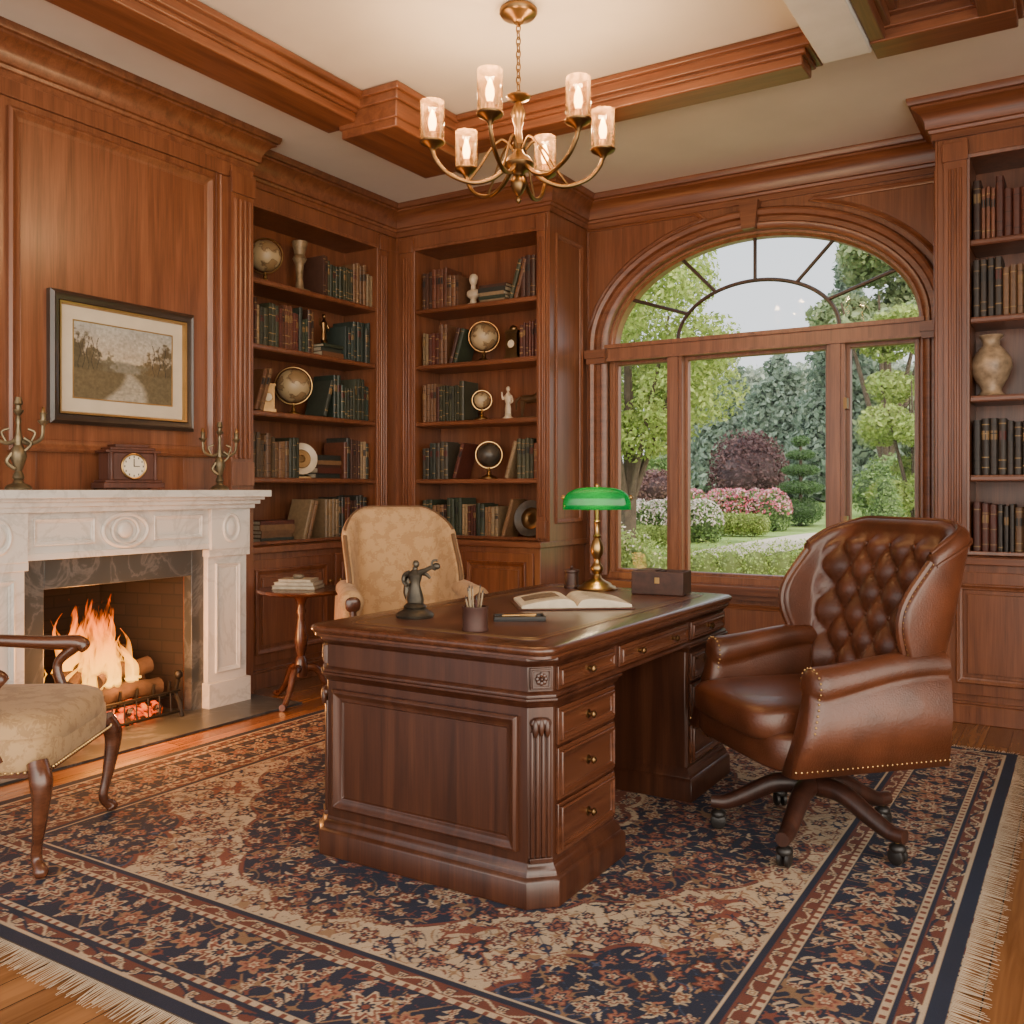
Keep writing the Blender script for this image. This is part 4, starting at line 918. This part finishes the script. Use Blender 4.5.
# ------------------------------------------------------------------ WING CHAIRS
def smoothstep(t): t=max(0,min(1,t)); return t*t*(3-2*t)
def wing_back(b,z0,Ht,hw,lean,wf,tuft=0.,thk=.07,drop=.12,y0=.24,widen=.10,m=0,out=0.):
    n=81; nv=56; us=np.linspace(-1,1,n)
    loops=[]; edges=[[],[]]; buttons=[]
    K=np.array([1,2,3,2,1])/9.
    def sm(a):
        p=np.pad(a,2,mode='reflect',reflect_type='odd'); return np.convolve(p,K,'valid')
    for jv in range(nv):
        v=jv/(nv-1); h=hw*(1+widen*smoothstep(v*1.2)); w=wf(v); of=out*smoothstep((v-.25)/.3)
        ax=np.array([0,.30,.55,.68,.78,.86,.93,1.]); ix=np.array([0,.42,.78,.93,.985+of*.2,1.0+of*.5,1.01+of*.8,1.02+of])*h; iy=np.array([0,0,-.005,-.03,-.06-.15*w,-.06-.4*w,-.06-.7*w,-.06-w])
        ox=np.array([0,.45,.85,1.06,1.15+of*.2,1.18+of*.5,1.19+of*.8,1.18+of])*h; oy=np.array([thk,thk,thk-.005,thk-.04,thk-.09-.1*w,-.03-.45*w,-.05-.72*w,-.06-w])
        au=np.abs(us); sg=np.sign(us)
        def mk(xa,ya): 
            X=np.interp(au,ax,xa)*sg; Y=np.interp(au,ax,ya)
            for _ in range(2): X=sm(X); Y=sm(Y)
            return X,Y
        IX,IY=mk(ix,iy); OX,OY=mk(ox,oy)
        topz=Ht-drop*np.clip((au-.40)/.60,0,1)**1.7; ZZ=z0+v*(topz-z0)
        if tuft:
            win=np.clip((.80-au)/.12,0,1)*np.clip((v-.2)/.08,0,1)*np.clip((.97-v)/.05,0,1)
            p_=IX/.13; q_=(ZZ)/.17; tf=np.sqrt(np.abs(np.sin(pi*(p_+q_))*np.sin(pi*(p_-q_)))+1e-6)
            IY=IY-tuft*win*tf-.012*win
        bul=.03*math.sin(pi*min(1,v*1.1))*np.clip(1-au,0,1) if not tuft else 0
        IY=IY-bul
        ly=lean*(ZZ-z0)+.06*max(0,v-.75)**1.5
        loops.append((IX,IY+ly+y0,ZZ,OX,OY+ly+y0))
        for si,ii in ((0,0),(1,n-1)): edges[si].append(((IX[ii]+OX[ii])/2,(IY[ii]+OY[ii])/2+ly[ii]+y0-.002,ZZ[ii]))
    rows=[]
    for IX,IY,ZZ,OX,OY in loops:
        rows.append([(IX[i],IY[i],ZZ[i]) for i in range(n)]+[(OX[i],OY[i],ZZ[i]) for i in range(n-1,-1,-1)])
    IX,IY,ZZ,OX,OY=loops[-1]; MX,MY=(IX+OX)/2,(IY+OY)/2; tr=.03
    for k in range(1,6):
        a=k/5*pi/2; f=math.cos(a); g=math.sin(a)*tr
        rows.append([(MX[i]+(IX[i]-MX[i])*f,MY[i]+(IY[i]-MY[i])*f,ZZ[i]+g) for i in range(n)]+[(MX[i]+(OX[i]-MX[i])*f,MY[i]+(OY[i]-MY[i])*f,ZZ[i]+g) for i in range(n-1,-1,-1)])
    L=2*n; vs=[p for r in rows for p in r]; fs=[]
    for j in range(len(rows)-1):
        for i in range(L): i2=(i+1)%L; fs.append((j*L+i,j*L+i2,(j+1)*L+i2,(j+1)*L+i))
    b.add(vs,fs,m)
    toprim=[(MX[i],MY[i],ZZ[i]+tr) for i in range(n)]; outrim=[(OX[i],OY[i]+.001,ZZ[i]-.01) for i in range(n)]
    inner=[[l[0][k],l[1][k]-.002,l[2][k]] for l in loops for k in ()]
    if tuft:
        for P_ in range(-6,7):
            for Q_ in range(0,30):
                p_=P_/2; q_=Q_/2
                if (P_+Q_)%2: continue
                x=p_*.13; z=q_*.17; 
                if not(z0+.2*(Ht-z0)+.05<z<Ht-.06): continue
                h=hw*(1.05)
                au=abs(x)/h/ (.78/.55) if abs(x)<.78*h else .99
                if au>.70: continue
                y=y0+lean*(z-z0)-.016+(-.0 if au<.5 else -.01); buttons.append((x,y,z))
    return edges,toprim,outrim,buttons
def arm(b,sgn,xa,ya,yb,za,zf_,zbm,r=.06,rf=.07,m=0,wi=.045,wo=.05,flare=.0,fwd=0.):
    rows=[]; ns=26; angs=[math.radians(a) for a in np.linspace(225,-45,16)]
    steps=[(t,1.0) for t in np.linspace(0,1,ns)]+[(1+.035*math.sin(k/4*pi/2),math.cos(k/4*pi/2)) for k in range(1,5)]
    for t,k in steps:
        tt=min(t,1); y=ya+(yb-ya)*tt-(t-tt)*1.0; zc=za+(zf_-za)*smoothstep(tt)+.012*math.sin(tt*pi); rr_=r+(rf-r)*tt**2; x0=xa+flare*tt
        pts=[(x0-wi,zbm),(x0-wi,(zbm+zc)/2),(x0-wi,zc-rr_*.9)]+[(x0+rr_*math.cos(a),zc+rr_*math.sin(a)) for a in angs]+[(x0+wo,zc-rr_*.9),(x0+wo+.006,(zbm+zc)/2),(x0+wo-.01,zbm)]
        kk=max(k,.15)
        out=[]
        for x,z in pts:
            yy=y-fwd*tt**3*smoothstep((zc-rr_-z)/(zc-rr_-zbm)) if z<zc-rr_ else y
            out.append((sgn*(x0+(x-x0)*(kk*.5+.5 if z<zc-rr_ else kk*.7+.3)),yy,(zc+(z-zc)*(kk*.6+.4) if z>zc-rr_*1.2 else z)))
        rows.append(out)
    L=len(rows[0]); vs=[p for r_ in rows for p in r_]; fs=[]
    for j in range(len(rows)-1):
        for i in range(L): i2=(i+1)%L; fs.append((j*L+i,j*L+i2,(j+1)*L+i2,(j+1)*L+i))
    fs.append(tuple((len(rows)-1)*L+i for i in range(L))); b.add(vs,fs,m)
    return rows
def beads(b,path,sp=.02,r=.0045,m=0):
    P=[Vector(p) for p in path]; acc=0
    for i in range(len(P)-1):
        seg=(P[i+1]-P[i]).length; 
        while acc<seg: 
            p=P[i].lerp(P[i+1],acc/seg); b.sph(p,r,6,m); acc+=sp
        acc-=seg
ch=empty('tufted_leather_desk_chair',(-.835,3.36,.0145),math.radians(-43))
b=MB()
ed,tr_,orim,btn=wing_back(b,.34,1.085,.270,.19,lambda v:.012+.125*math.exp(-((v-.74)/.28)**2),tuft=.036,thk=.075,drop=.10,y0=.205,widen=.18)
b.build('backrest',LEATHER,ch,ang=180)
b=MB()
for e_ in ed: b.tube(e_,.0135,8)
b.tube(tr_,.008,6); b.tube(orim,.006,6)
for p in btn: b.sph(p,(.011,.007,.011),8)
b.build('piping_and_buttons',LEATHER,ch)
b=MB(); ra_=arm(b,1,.325,.27,-.195,.65,.605,.33,r=.048,rf=.060,fwd=.07); rb_=arm(b,-1,.325,.27,-.195,.65,.605,.33,r=.048,rf=.060,fwd=.07)
b.build('arms',LEATHER,ch,ang=180)
b=MB(); b.sell((0,-.01,.385),(.315,.31,.070),.3,.3,48,16); b.build('seat_base',LEATHER,ch,ang=180)
b=MB(); b.sell((0,-.065,.468),(.262,.30,.068),.45,.35,48,16); b.build('seat_cushion',LEATHER,ch,ang=180)
b=MB()
for rws in (ra_,rb_):
    beads(b,[(p[0],p[1]-.004,p[2]) for p in rws[26][2:-1]],.018,.004)
    beads(b,[(r_[-1][0],r_[-1][1],r_[-1][2]+.02) for r_ in rws[:28]],.018,.004)
for sg,e_ in zip((-1,1),ed): beads(b,[(p[0]+sg*.016,p[1]+.004,p[2]) for p in e_[20:]],.018,.004)
b.build('nailheads',BRASS,ch)
b=MB()
b.lathe([(0,.16),(.04,.16),(.05,.17),(.05,.20),(.034,.21),(.032,.30),(.06,.31),(.06,.325),(0,.325)],seg=20,m=1)
b.box(-.16,.16,-.16,.16,.305,.33,1)
for k in range(5):
    a=math.radians(24+72*k); c_,s_=math.cos(a),math.sin(a)
    b.tube(cat([(.02*c_,.02*s_,.185),(.12*c_,.12*s_,.18),(.22*c_,.22*s_,.13),(.29*c_,.29*s_,.098),(.345*c_,.345*s_,.095)],6),lerpr([.038,.034,.030,.027,.024],25),10,0)
    b.lathe([(0,.045),(.008,.045),(.008,.09),(0,.09)],(.32*c_,.32*s_,0),8,2)
    for off in (-.013,.013):
        px,py=.32*c_-s_*off,.32*s_+c_*off
        b.T=Matrix.Translation((px,py,.028))@Matrix.Rotation(a+pi/2,4,'Z')@Matrix.Rotation(pi/2,4,'Y')
        b.lathe([(0,-.009),(.02,-.009),(.027,-.005),(.027,.005),(.02,.009),(0,.009)],seg=18,m=1); b.T=None
    b.sell((.32*c_,.32*s_,.052),(.028,.028,.018),.9,1,14,8,1)
b.build('swivel_base',[DARK,BLK,BRASS],ch,ang=45)
cw=empty('cream_wingback_chair',(-3.235,4.12,.0145),math.radians(49))
b=MB(); ed,tr_,orim,_=wing_back(b,.30,1.09,.232,.16,lambda v:.03+.19*math.exp(-((v-.62)/.30)**2),0,.09,.13,.22,.06,out=.18)
b.build('backrest',CREAM,cw,ang=180)
b=MB(); arm(b,1,.315,.24,-.26,.66,.635,.28,.048,.066,flare=.025); arm(b,-1,.315,.24,-.26,.66,.635,.28,.048,.066,flare=.025); b.build('arms',CREAM,cw,ang=180)
b=MB(); b.sell((0,-.04,.34),(.30,.33,.085),.3,.3,40,14); b.sell((0,-.07,.45),(.255,.31,.065),.45,.35,40,14); b.build('seat',CREAM,cw,ang=180)
b=MB()
for e_ in ed: b.tube(e_,.012,6)
b.tube(tr_,.008,6); b.build('piping',plain('tan_piping',(.13,.07,.032),.7),cw)
b=MB()
def cabriole(b,x,y,zt,sx,sy,k=1.):
    b.tube(cat([(x,y,zt),(x+.022*sx,y+.022*sy,zt-.07),(x+.010*sx,y+.010*sy,zt*.45),(x-.005*sx,y-.005*sy,.06),(x+.016*sx,y+.016*sy,.022),(x+.018*sx,y+.018*sy,.004)],7),lerpr([.036*k,.040*k,.028*k,.019*k,.020*k,.027*k,.020*k],36),10)
for sx in (-1,1): cabriole(b,.27*sx,-.32,.30,sx,-1); b.tube([(.25*sx,.26,.3),(.26*sx,.32,.004)],[.026,.018],8)
for sx in (-1,1):
    b.sell((.34*sx,-.325,.632),(.040,.016,.040),.8,.9,14,8); b.tube([(.34*sx,-.318,.60),(.31*sx,-.325,.30)],[.018,.026],8)
b.build('legs_and_arm_fronts',KY,cw)
oa=empty('upholstered_open_armchair',(-3.235,1.80,.0145),math.radians(125.8))
b=MB(); b.sell((0,0,.375),(.325,.315,.07),.3,.3,48,14); b.build('seat_rail',CREAM2,oa,ang=180)
b=MB(); b.sell((0,-.02,.435),(.31,.30,.075),.55,.4,48,14); b.sell((0,.31,.78),(.26,.06,.27),.5,.5,32,14); b.build('cushions',CREAM2,oa,ang=180)
b=MB()
for sx in (-1,1):
    cabriole(b,.295*sx,-.285,.36,sx,-1,.88); b.tube(cat([(.27*sx,.28,.36),(.28*sx,.30,.2),(.29*sx,.36,.004)],5),lerpr([.028,.022,.018],11),8)
    b.tube(cat([(.27*sx,.30,.30),(.27*sx,.30,.6),(.28*sx,.36,1.06)],6),.022,8)
    b.tube(cat([(.275*sx,.31,.66),(.30*sx,.15,.655),(.325*sx,-.05,.64),(.335*sx,-.17,.635),(.33*sx,-.20,.615)],6),lerpr([.020,.023,.026,.031,.022],25),10)
    b.tube(cat([(.33*sx,-.165,.625),(.325*sx,-.10,.56),(.32*sx,-.12,.47),(.315*sx,-.17,.36)],6),lerpr([.022,.017,.020,.028],19),10)
b.tube(cat([(-.28,.36,1.06),(-.15,.375,1.10),(0,.38,1.115),(.15,.375,1.10),(.28,.36,1.06)],6),.026,8); 
b.sweep([(x,y,.315) for x,y in rrect(.305,.295,.05)],(0,0,1),[(0,0),(.01,.0),(.012,.018),(0,.02)],True)
b.build('frame',KY,oa,ang=50)
b=MB(); beads(b,[(x,y,.335) for x,y in rrect(.331,.320,.09)],.019,.0055); b.build('nailheads',BRASS,oa)

# ------------------------------------------------------------------ chandelier
cl=empty('chandelier',(-2.15,3.535,0))
b=MB()
b.lathe([(0,3.30),(.02,3.30),(.03,3.315),(.075,3.33),(.085,3.345),(.085,3.355),(.07,3.36),(.07,3.369),(0,3.369)],seg=28)
b.lathe([(0,2.50),(.008,2.505),(.014,2.52),(.006,2.535),(.02,2.55),(.034,2.575),(.036,2.60),(.022,2.625),(.03,2.64),(.062,2.655),(.070,2.675),(.055,2.70),(.026,2.72),(.018,2.74),(.03,2.76),(.018,2.785),(.016,2.84),(.026,2.865),(.034,2.90),(.022,2.93),(.014,2.95),(.05,2.965),(.055,2.975),(.02,2.985),(.012,3.0),(0,3.005)],seg=28)
z=3.005; k=0
while z<3.295:
    pts=[]
    for t in range(14):
        a=2*pi*t/14; u_=.010*math.cos(a); w_=.020*math.sin(a); pts.append((u_ if k%2 else 0,0 if k%2 else u_,z+.015+w_))
    b.tube(pts,.0032,6,closed=True); z+=.0285; k+=1
rad=.38
angs=[math.radians(31.7+a) for a in (-108,-50,6,70,130,188)]
sh=MB(); bu=MB()
for a in angs:
    c_,s_=math.cos(a),math.sin(a)
    P=cat([(.05,0,2.66),(.12,0,2.605),(.21,0,2.585),(.31,0,2.62),(.365,0,2.68),(rad,0,2.725)],7)
    P=[(p.x*c_,p.x*s_,p.z) for p in P]; b.tube(P,lerpr([.011,.010,.010,.010,.009],len(P)),8)
    P=cat([(.03,0,2.74),(.07,0,2.78),(.12,0,2.74),(.17,0,2.66),(.22,0,2.592)],6); P=[(p.x*c_,p.x*s_,p.z) for p in P]; b.tube(P,lerpr([.007,.005,.006],len(P)),6)
    o=(rad*c_,rad*s_,0)
    b.lathe([(0,2.705),(.006,2.705),(.012,2.718),(.02,2.73),(.05,2.745),(.056,2.752),(.056,2.757),(.02,2.76),(.016,2.80),(0,2.80)],o,20)
    sh.lathe([(.010,2.762),(.046,2.763),(.052,2.775),(.052,2.93)],o,28)
    bu.lathe([(0,2.80),(.011,2.803),(.018,2.83),(.017,2.855),(.007,2.89),(0,2.90)],o,12)
    light('candle_light',(rad*c_,rad*s_,2.95),9.5,(1,.62,.31),.02,cl)
b.build('brass_body',OLDBRASS,cl,ang=50)
me_keep=[(f,m,c) for f,m,c in zip(sh.f,sh.m,sh.c) if len(f)<=4]; sh.f=[k[0] for k in me_keep]; sh.m=[k[1] for k in me_keep]; sh.c=[k[2] for k in me_keep]
sh.build('glass_shades',SHADE,cl,ang=50); bu.build('bulbs',BULB,cl)

# ------------------------------------------------------------------ GARDEN
def gz(y): return -.35+.042*max(0,y-7)
def grass_mat():
    m,nt,bb=new_mat('lawn'); v=coords(nt); n=N(nt,'ShaderNodeTexNoise',Scale=1.5,Detail=8.); nt.links.new(v,n.inputs['Vector']); r=ramp(nt,[(.3,(.13,.22,.04)),(.7,(.24,.36,.09))]); nt.links.new(n.outputs['Fac'],r.inputs[0]); nt.links.new(r.outputs[0],bb.inputs['Base Color']); bb.inputs['Roughness'].default_value=.9; return m
ys=[6.5,7,12,20,30,50,90]
vs=[];fs=[]
for y in ys: vs+= [(-90,y,gz(y)-.02),(50,y,gz(y)-.02)]
for i in range(len(ys)-1): fs.append((2*i,2*i+1,2*i+3,2*i+2))
b=MB(); b.add(vs,fs); b.build('lawn_ground',grass_mat())
path=cat([(-5.9,14.6,0),(-5.7,16.4,0),(-5.3,18.9,0),(-4.6,21.4,0),(-3.0,24.2,0),(-.5,26,0)],6)
b=MB(); b.sweep([(p.x,p.y,gz(p.y)) for p in path],(0,0,1),[(-.75,0),(-.7,.02),(.7,.02),(.75,0)]); b.build('garden_path',plain('gravel',(.55,.48,.38),.95,0,.12,40,.3))
def foliage(name,blobs,n,size,cols,mat=FOL,trunk=None,flowers=None,fn=0,fs=None,inner=.72):
    vol=np.array([bx[3]*bx[4]+bx[4]*bx[5]+bx[3]*bx[5] for bx in blobs]); cnt=(vol/vol.sum()*n).astype(int)+1
    cols=np.array(cols)
    cen=[];cl_=[];sz=[];nrm=[]
    for bx,c in zip(blobs,cnt):
        d=rng.normal(size=(c,3)); d/=np.linalg.norm(d,axis=1)[:,None]; r=rng.uniform(.60,1.12,c)**.6; p=d*r[:,None]*np.array(bx[3:6])+np.array(bx[:3])
        cen.append(p); nrm.append(d); k=rng.integers(0,len(cols),c); base=cols[k]*rng.uniform(.65,1.25,c)[:,None]; cl_.append(base); sz.append(rng.uniform(.6,1.3,c)*size)
        if flowers is not None:
            c2=max(1,int(fn*c/n)); d=rng.normal(size=(c2,3)); d[:,2]=np.abs(d[:,2]); d/=np.linalg.norm(d,axis=1)[:,None]; cen.append(d*1.06*np.array(bx[3:6])+np.array(bx[:3])); nrm.append(d); fl=np.array(flowers); cl_.append(fl[rng.integers(0,len(fl),c2)]*rng.uniform(.8,1.1,c2)[:,None]); sz.append(rng.uniform(.7,1.3,c2)*(fs or size))
    cen=np.concatenate(cen);cl_=np.concatenate(cl_);sz=np.concatenate(sz);nrm=np.concatenate(nrm); m=len(cen)
    a=nrm+rng.normal(size=(m,3))*.8; a/=np.linalg.norm(a,axis=1)[:,None]; t=rng.normal(size=(m,3)); u=np.cross(a,t); u/=np.linalg.norm(u,axis=1)[:,None]; w=np.cross(a,u)
    s_=sz[:,None]; Vq=np.stack([cen-u*s_,cen+w*s_*.55,cen+u*s_,cen-w*s_*.55],1).reshape(-1,3); F=np.arange(4*m).reshape(m,4); Cq=np.repeat(cl_,4,axis=0)
    e_=empty(name,(0,0,0))
    npmesh('leaves',Vq,F,np.clip(Cq,0,1),mat,e_)
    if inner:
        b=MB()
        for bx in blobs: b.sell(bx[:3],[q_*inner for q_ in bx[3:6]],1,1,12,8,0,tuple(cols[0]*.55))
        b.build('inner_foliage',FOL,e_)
    if trunk:
        b=MB()
        for P_,R_ in trunk: b.tube(P_,R_,8)
        b.build('trunk',plain('bark',(.07,.05,.035),.9,0,.3,10,.6,20),e_)
def tree(name,x,y,h,r,cols,n=9000,size=.16,tr=.16,low=.25,nb=26,inner=.6):
    z0=gz(y); bl_=[]
    for i in range(nb):
        a=random.uniform(0,2*pi); t=random.uniform(0,1); rr_=r*math.sqrt(max(.05,1-(2*t-1)**2*.85))*random.uniform(.35,.8); q_=r*random.uniform(.24,.38)
        bl_.append((x+rr_*math.cos(a),y+rr_*math.sin(a),z0+h*low+(h*(1-low)-q_)*t+q_*.3,q_,q_,q_*.7))
    tk=[([(x,y,z0-.1),(x+.05,y,z0+h*.25),(x,y,z0+h*.6)],[tr*1.3,tr,tr*.5])]
    for i in range(7):
        a=i*.95; tk.append((cat([(x,y,z0+h*.12),(x+r*.22*math.cos(a),y+r*.22*math.sin(a),z0+h*.34),(x+r*.55*math.cos(a),y+r*.55*math.sin(a),z0+h*.66)],4),lerpr([tr*.6,tr*.4,tr*.15],9)))
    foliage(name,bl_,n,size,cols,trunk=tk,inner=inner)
def conifer(name,x,y,h,r,cols,n=8000,size=.2):
    z0=gz(y); bl_=[]
    for i in range(14):
        t=i/13; q_=r*(1-t)**.8+.25; bl_.append((x+random.uniform(-.2,.2),y,z0+h*(.06+.9*t),q_,q_,h*.07))
    foliage(name,bl_,n,size,cols,trunk=[([(x,y,z0-.1),(x,y,z0+h*.8)],[.25,.08])])
SG=[(.34,.44,.11),(.41,.50,.15),(.27,.38,.09)]
MG=[(.14,.25,.07),(.19,.31,.09),(.24,.36,.12)]
HZ=[(.36,.43,.34),(.41,.48,.38),(.32,.40,.31)]  # distance haze put into the leaf colour of the background trees
HZ2=[(.24,.33,.26),(.28,.37,.28),(.21,.30,.23)]  # conifer greens paled to carry some haze in the colour
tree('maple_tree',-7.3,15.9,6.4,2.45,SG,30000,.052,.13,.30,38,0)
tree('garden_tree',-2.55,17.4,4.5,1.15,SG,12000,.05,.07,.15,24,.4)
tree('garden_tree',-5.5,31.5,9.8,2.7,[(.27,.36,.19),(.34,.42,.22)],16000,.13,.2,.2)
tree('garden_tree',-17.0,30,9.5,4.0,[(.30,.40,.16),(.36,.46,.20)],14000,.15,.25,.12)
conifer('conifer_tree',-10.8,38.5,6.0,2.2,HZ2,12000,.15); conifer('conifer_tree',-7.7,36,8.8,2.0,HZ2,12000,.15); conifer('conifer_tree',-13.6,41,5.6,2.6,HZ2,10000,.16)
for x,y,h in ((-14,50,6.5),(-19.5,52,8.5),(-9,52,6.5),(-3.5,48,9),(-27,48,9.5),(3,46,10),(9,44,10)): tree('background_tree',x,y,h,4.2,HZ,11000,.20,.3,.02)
def bush(name,x,y,r,h,cols,n=2500,size=.06,**k):
    z0=gz(y); bl_=[(x+random.uniform(-.4,.4)*r,y+random.uniform(-.4,.4)*r,z0+h*random.uniform(.35,.6),r*.65,r*.65,h*.42) for _ in range(6)]
    foliage(name,bl_,n,size,cols,**k)
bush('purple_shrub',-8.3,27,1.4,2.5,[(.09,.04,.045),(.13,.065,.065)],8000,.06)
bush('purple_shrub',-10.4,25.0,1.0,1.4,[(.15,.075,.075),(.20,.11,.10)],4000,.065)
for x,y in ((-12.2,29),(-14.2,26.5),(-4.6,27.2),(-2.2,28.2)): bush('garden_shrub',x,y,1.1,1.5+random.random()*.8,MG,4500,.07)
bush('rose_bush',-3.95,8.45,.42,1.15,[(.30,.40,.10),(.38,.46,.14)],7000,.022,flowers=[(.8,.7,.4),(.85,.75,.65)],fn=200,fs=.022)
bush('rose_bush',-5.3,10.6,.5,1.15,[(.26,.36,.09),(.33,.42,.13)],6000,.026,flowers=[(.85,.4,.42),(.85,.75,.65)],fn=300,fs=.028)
def bed(name,pts,r,h,cols,fl,n=5000,size=.05,fn=1500,fs=.045):
    foliage(name,[(x+random.uniform(-.15,.15),y+random.uniform(-.15,.15),gz(y)+h*.4,r,r,h*.6) for x,y in pts],n,size,cols,flowers=fl,fn=fn,fs=fs)
bed('flower_bed',[(-8.6+i*.28,18.8+i*.05) for i in range(7)],.40,.85,MG,[(.85,.82,.76),(.85,.65,.66)],8000,.04,2600,.035)
bed('flower_bed',[(-8.6+i*.38,21.8+i*.08) for i in range(7)],.42,.95,MG,[(.8,.25,.38),(.75,.12,.2),(.85,.55,.6)],8000,.045,3200,.04)
bed('flower_bed',[(-2.6+i*.42,22.3) for i in range(6)],.36,.7,SG,[(.85,.8,.75),(.8,.35,.45)],6000,.045,1400,.04)
def hedge(name,p0,p1,w,h,cols,n=6000,size=.035):
    p0=Vector((*p0,0));p1=Vector((*p1,0)); L=(p1-p0).length; k=int(L/(w*.5))+1; bl_=[]
    for i in range(k+1):
        p=p0.lerp(p1,i/k); bl_.append((p.x,p.y,gz(p.y)+h*.5,w*.5,w*.5,h*.5))
    foliage(name,bl_,n,size,cols)
hedge('clipped_hedge',(-4.3,10.1),(-1.4,11.3),.60,.86,SG,18000,.018)
hedge('clipped_hedge',(-8.6,17.3),(-6.9,17.4),.42,.45,SG,7000,.025); hedge('clipped_hedge',(-4.0,17.4),(-3.4,19.6),.42,.40,SG,8000,.025); hedge('clipped_hedge',(-8.0,20.3),(-6.2,20.5),.42,.5,SG,7000,.03)
x,y=-6.15,23.7; foliage('tiered_topiary',[(x,y,gz(y)+.35,.55,.55,.35),(x,y,gz(y)+.95,.54,.54,.17),(x,y,gz(y)+1.38,.45,.45,.15),(x,y,gz(y)+1.76,.35,.35,.13),(x,y,gz(y)+2.10,.22,.22,.14)],12000,.024,[(.055,.13,.035),(.08,.17,.045)],trunk=[([(x,y,gz(y)-.1),(x,y,gz(y)+2)],[.05,.04])])
x,y=-2.75,15.7; foliage('cone_topiary',[(x,y,gz(y)+.2+i*.2,.5*(1-i/6.5)+.05,.5*(1-i/6.5)+.05,.22) for i in range(6)],8000,.025,MG)

# ------------------------------------------------------------------ world, sun, camera
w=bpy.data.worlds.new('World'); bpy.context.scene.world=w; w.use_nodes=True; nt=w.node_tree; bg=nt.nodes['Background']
tc=nt.nodes.new('ShaderNodeTexCoord'); sx=N(nt,'ShaderNodeSeparateXYZ'); nt.links.new(tc.outputs['Generated'],sx.inputs[0])
r=ramp(nt,[(0,(.55,.6,.6)),(.5,(1.0,1.0,1.0)),(.70,(.85,.92,1.0)),(1,(.45,.62,.9))])
ma=N(nt,'ShaderNodeMath',operation='MULTIPLY_ADD'); ma.inputs[1].default_value=.5; ma.inputs[2].default_value=.5; nt.links.new(sx.outputs[2],ma.inputs[0]); nt.links.new(ma.outputs[0],r.inputs[0])
dp=N(nt,'ShaderNodeVectorMath',operation='DOT_PRODUCT'); dp.inputs[1].default_value=Vector((.82,-.48,.30)).normalized(); nt.links.new(tc.outputs['Generated'],dp.inputs[0])  # broad sky glow added behind and right of camera to fill-light the room
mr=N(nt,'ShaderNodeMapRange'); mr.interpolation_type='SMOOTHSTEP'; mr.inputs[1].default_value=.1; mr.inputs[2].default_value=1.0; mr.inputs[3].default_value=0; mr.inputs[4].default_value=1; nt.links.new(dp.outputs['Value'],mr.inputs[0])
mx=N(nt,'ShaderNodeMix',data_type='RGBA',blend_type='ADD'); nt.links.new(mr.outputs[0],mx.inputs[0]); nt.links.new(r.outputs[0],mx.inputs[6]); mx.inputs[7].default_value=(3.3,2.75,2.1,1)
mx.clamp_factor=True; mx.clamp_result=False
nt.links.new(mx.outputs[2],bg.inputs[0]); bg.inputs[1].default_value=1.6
s=bpy.data.lights.new('sun','SUN'); s.energy=3.0; s.angle=.05; s.color=(1,.94,.84); so=bpy.data.objects.new('sun',s); bpy.context.collection.objects.link(so)
so.rotation_euler=Vector((.85,.35,-1.1)).to_track_quat('-Z','Y').to_euler(); so.location=(-10,-5,15)
cam=bpy.data.cameras.new('camera'); co=bpy.data.objects.new('camera',cam); bpy.context.collection.objects.link(co)
co.location=(0,0,1.235); co.rotation_euler=(pi/2,0,math.radians(31.7)); cam.lens=935/1024*36; cam.sensor_width=36; cam.shift_y=-.0215; cam.clip_start=.05; cam.clip_end=300
bpy.context.scene.camera=co
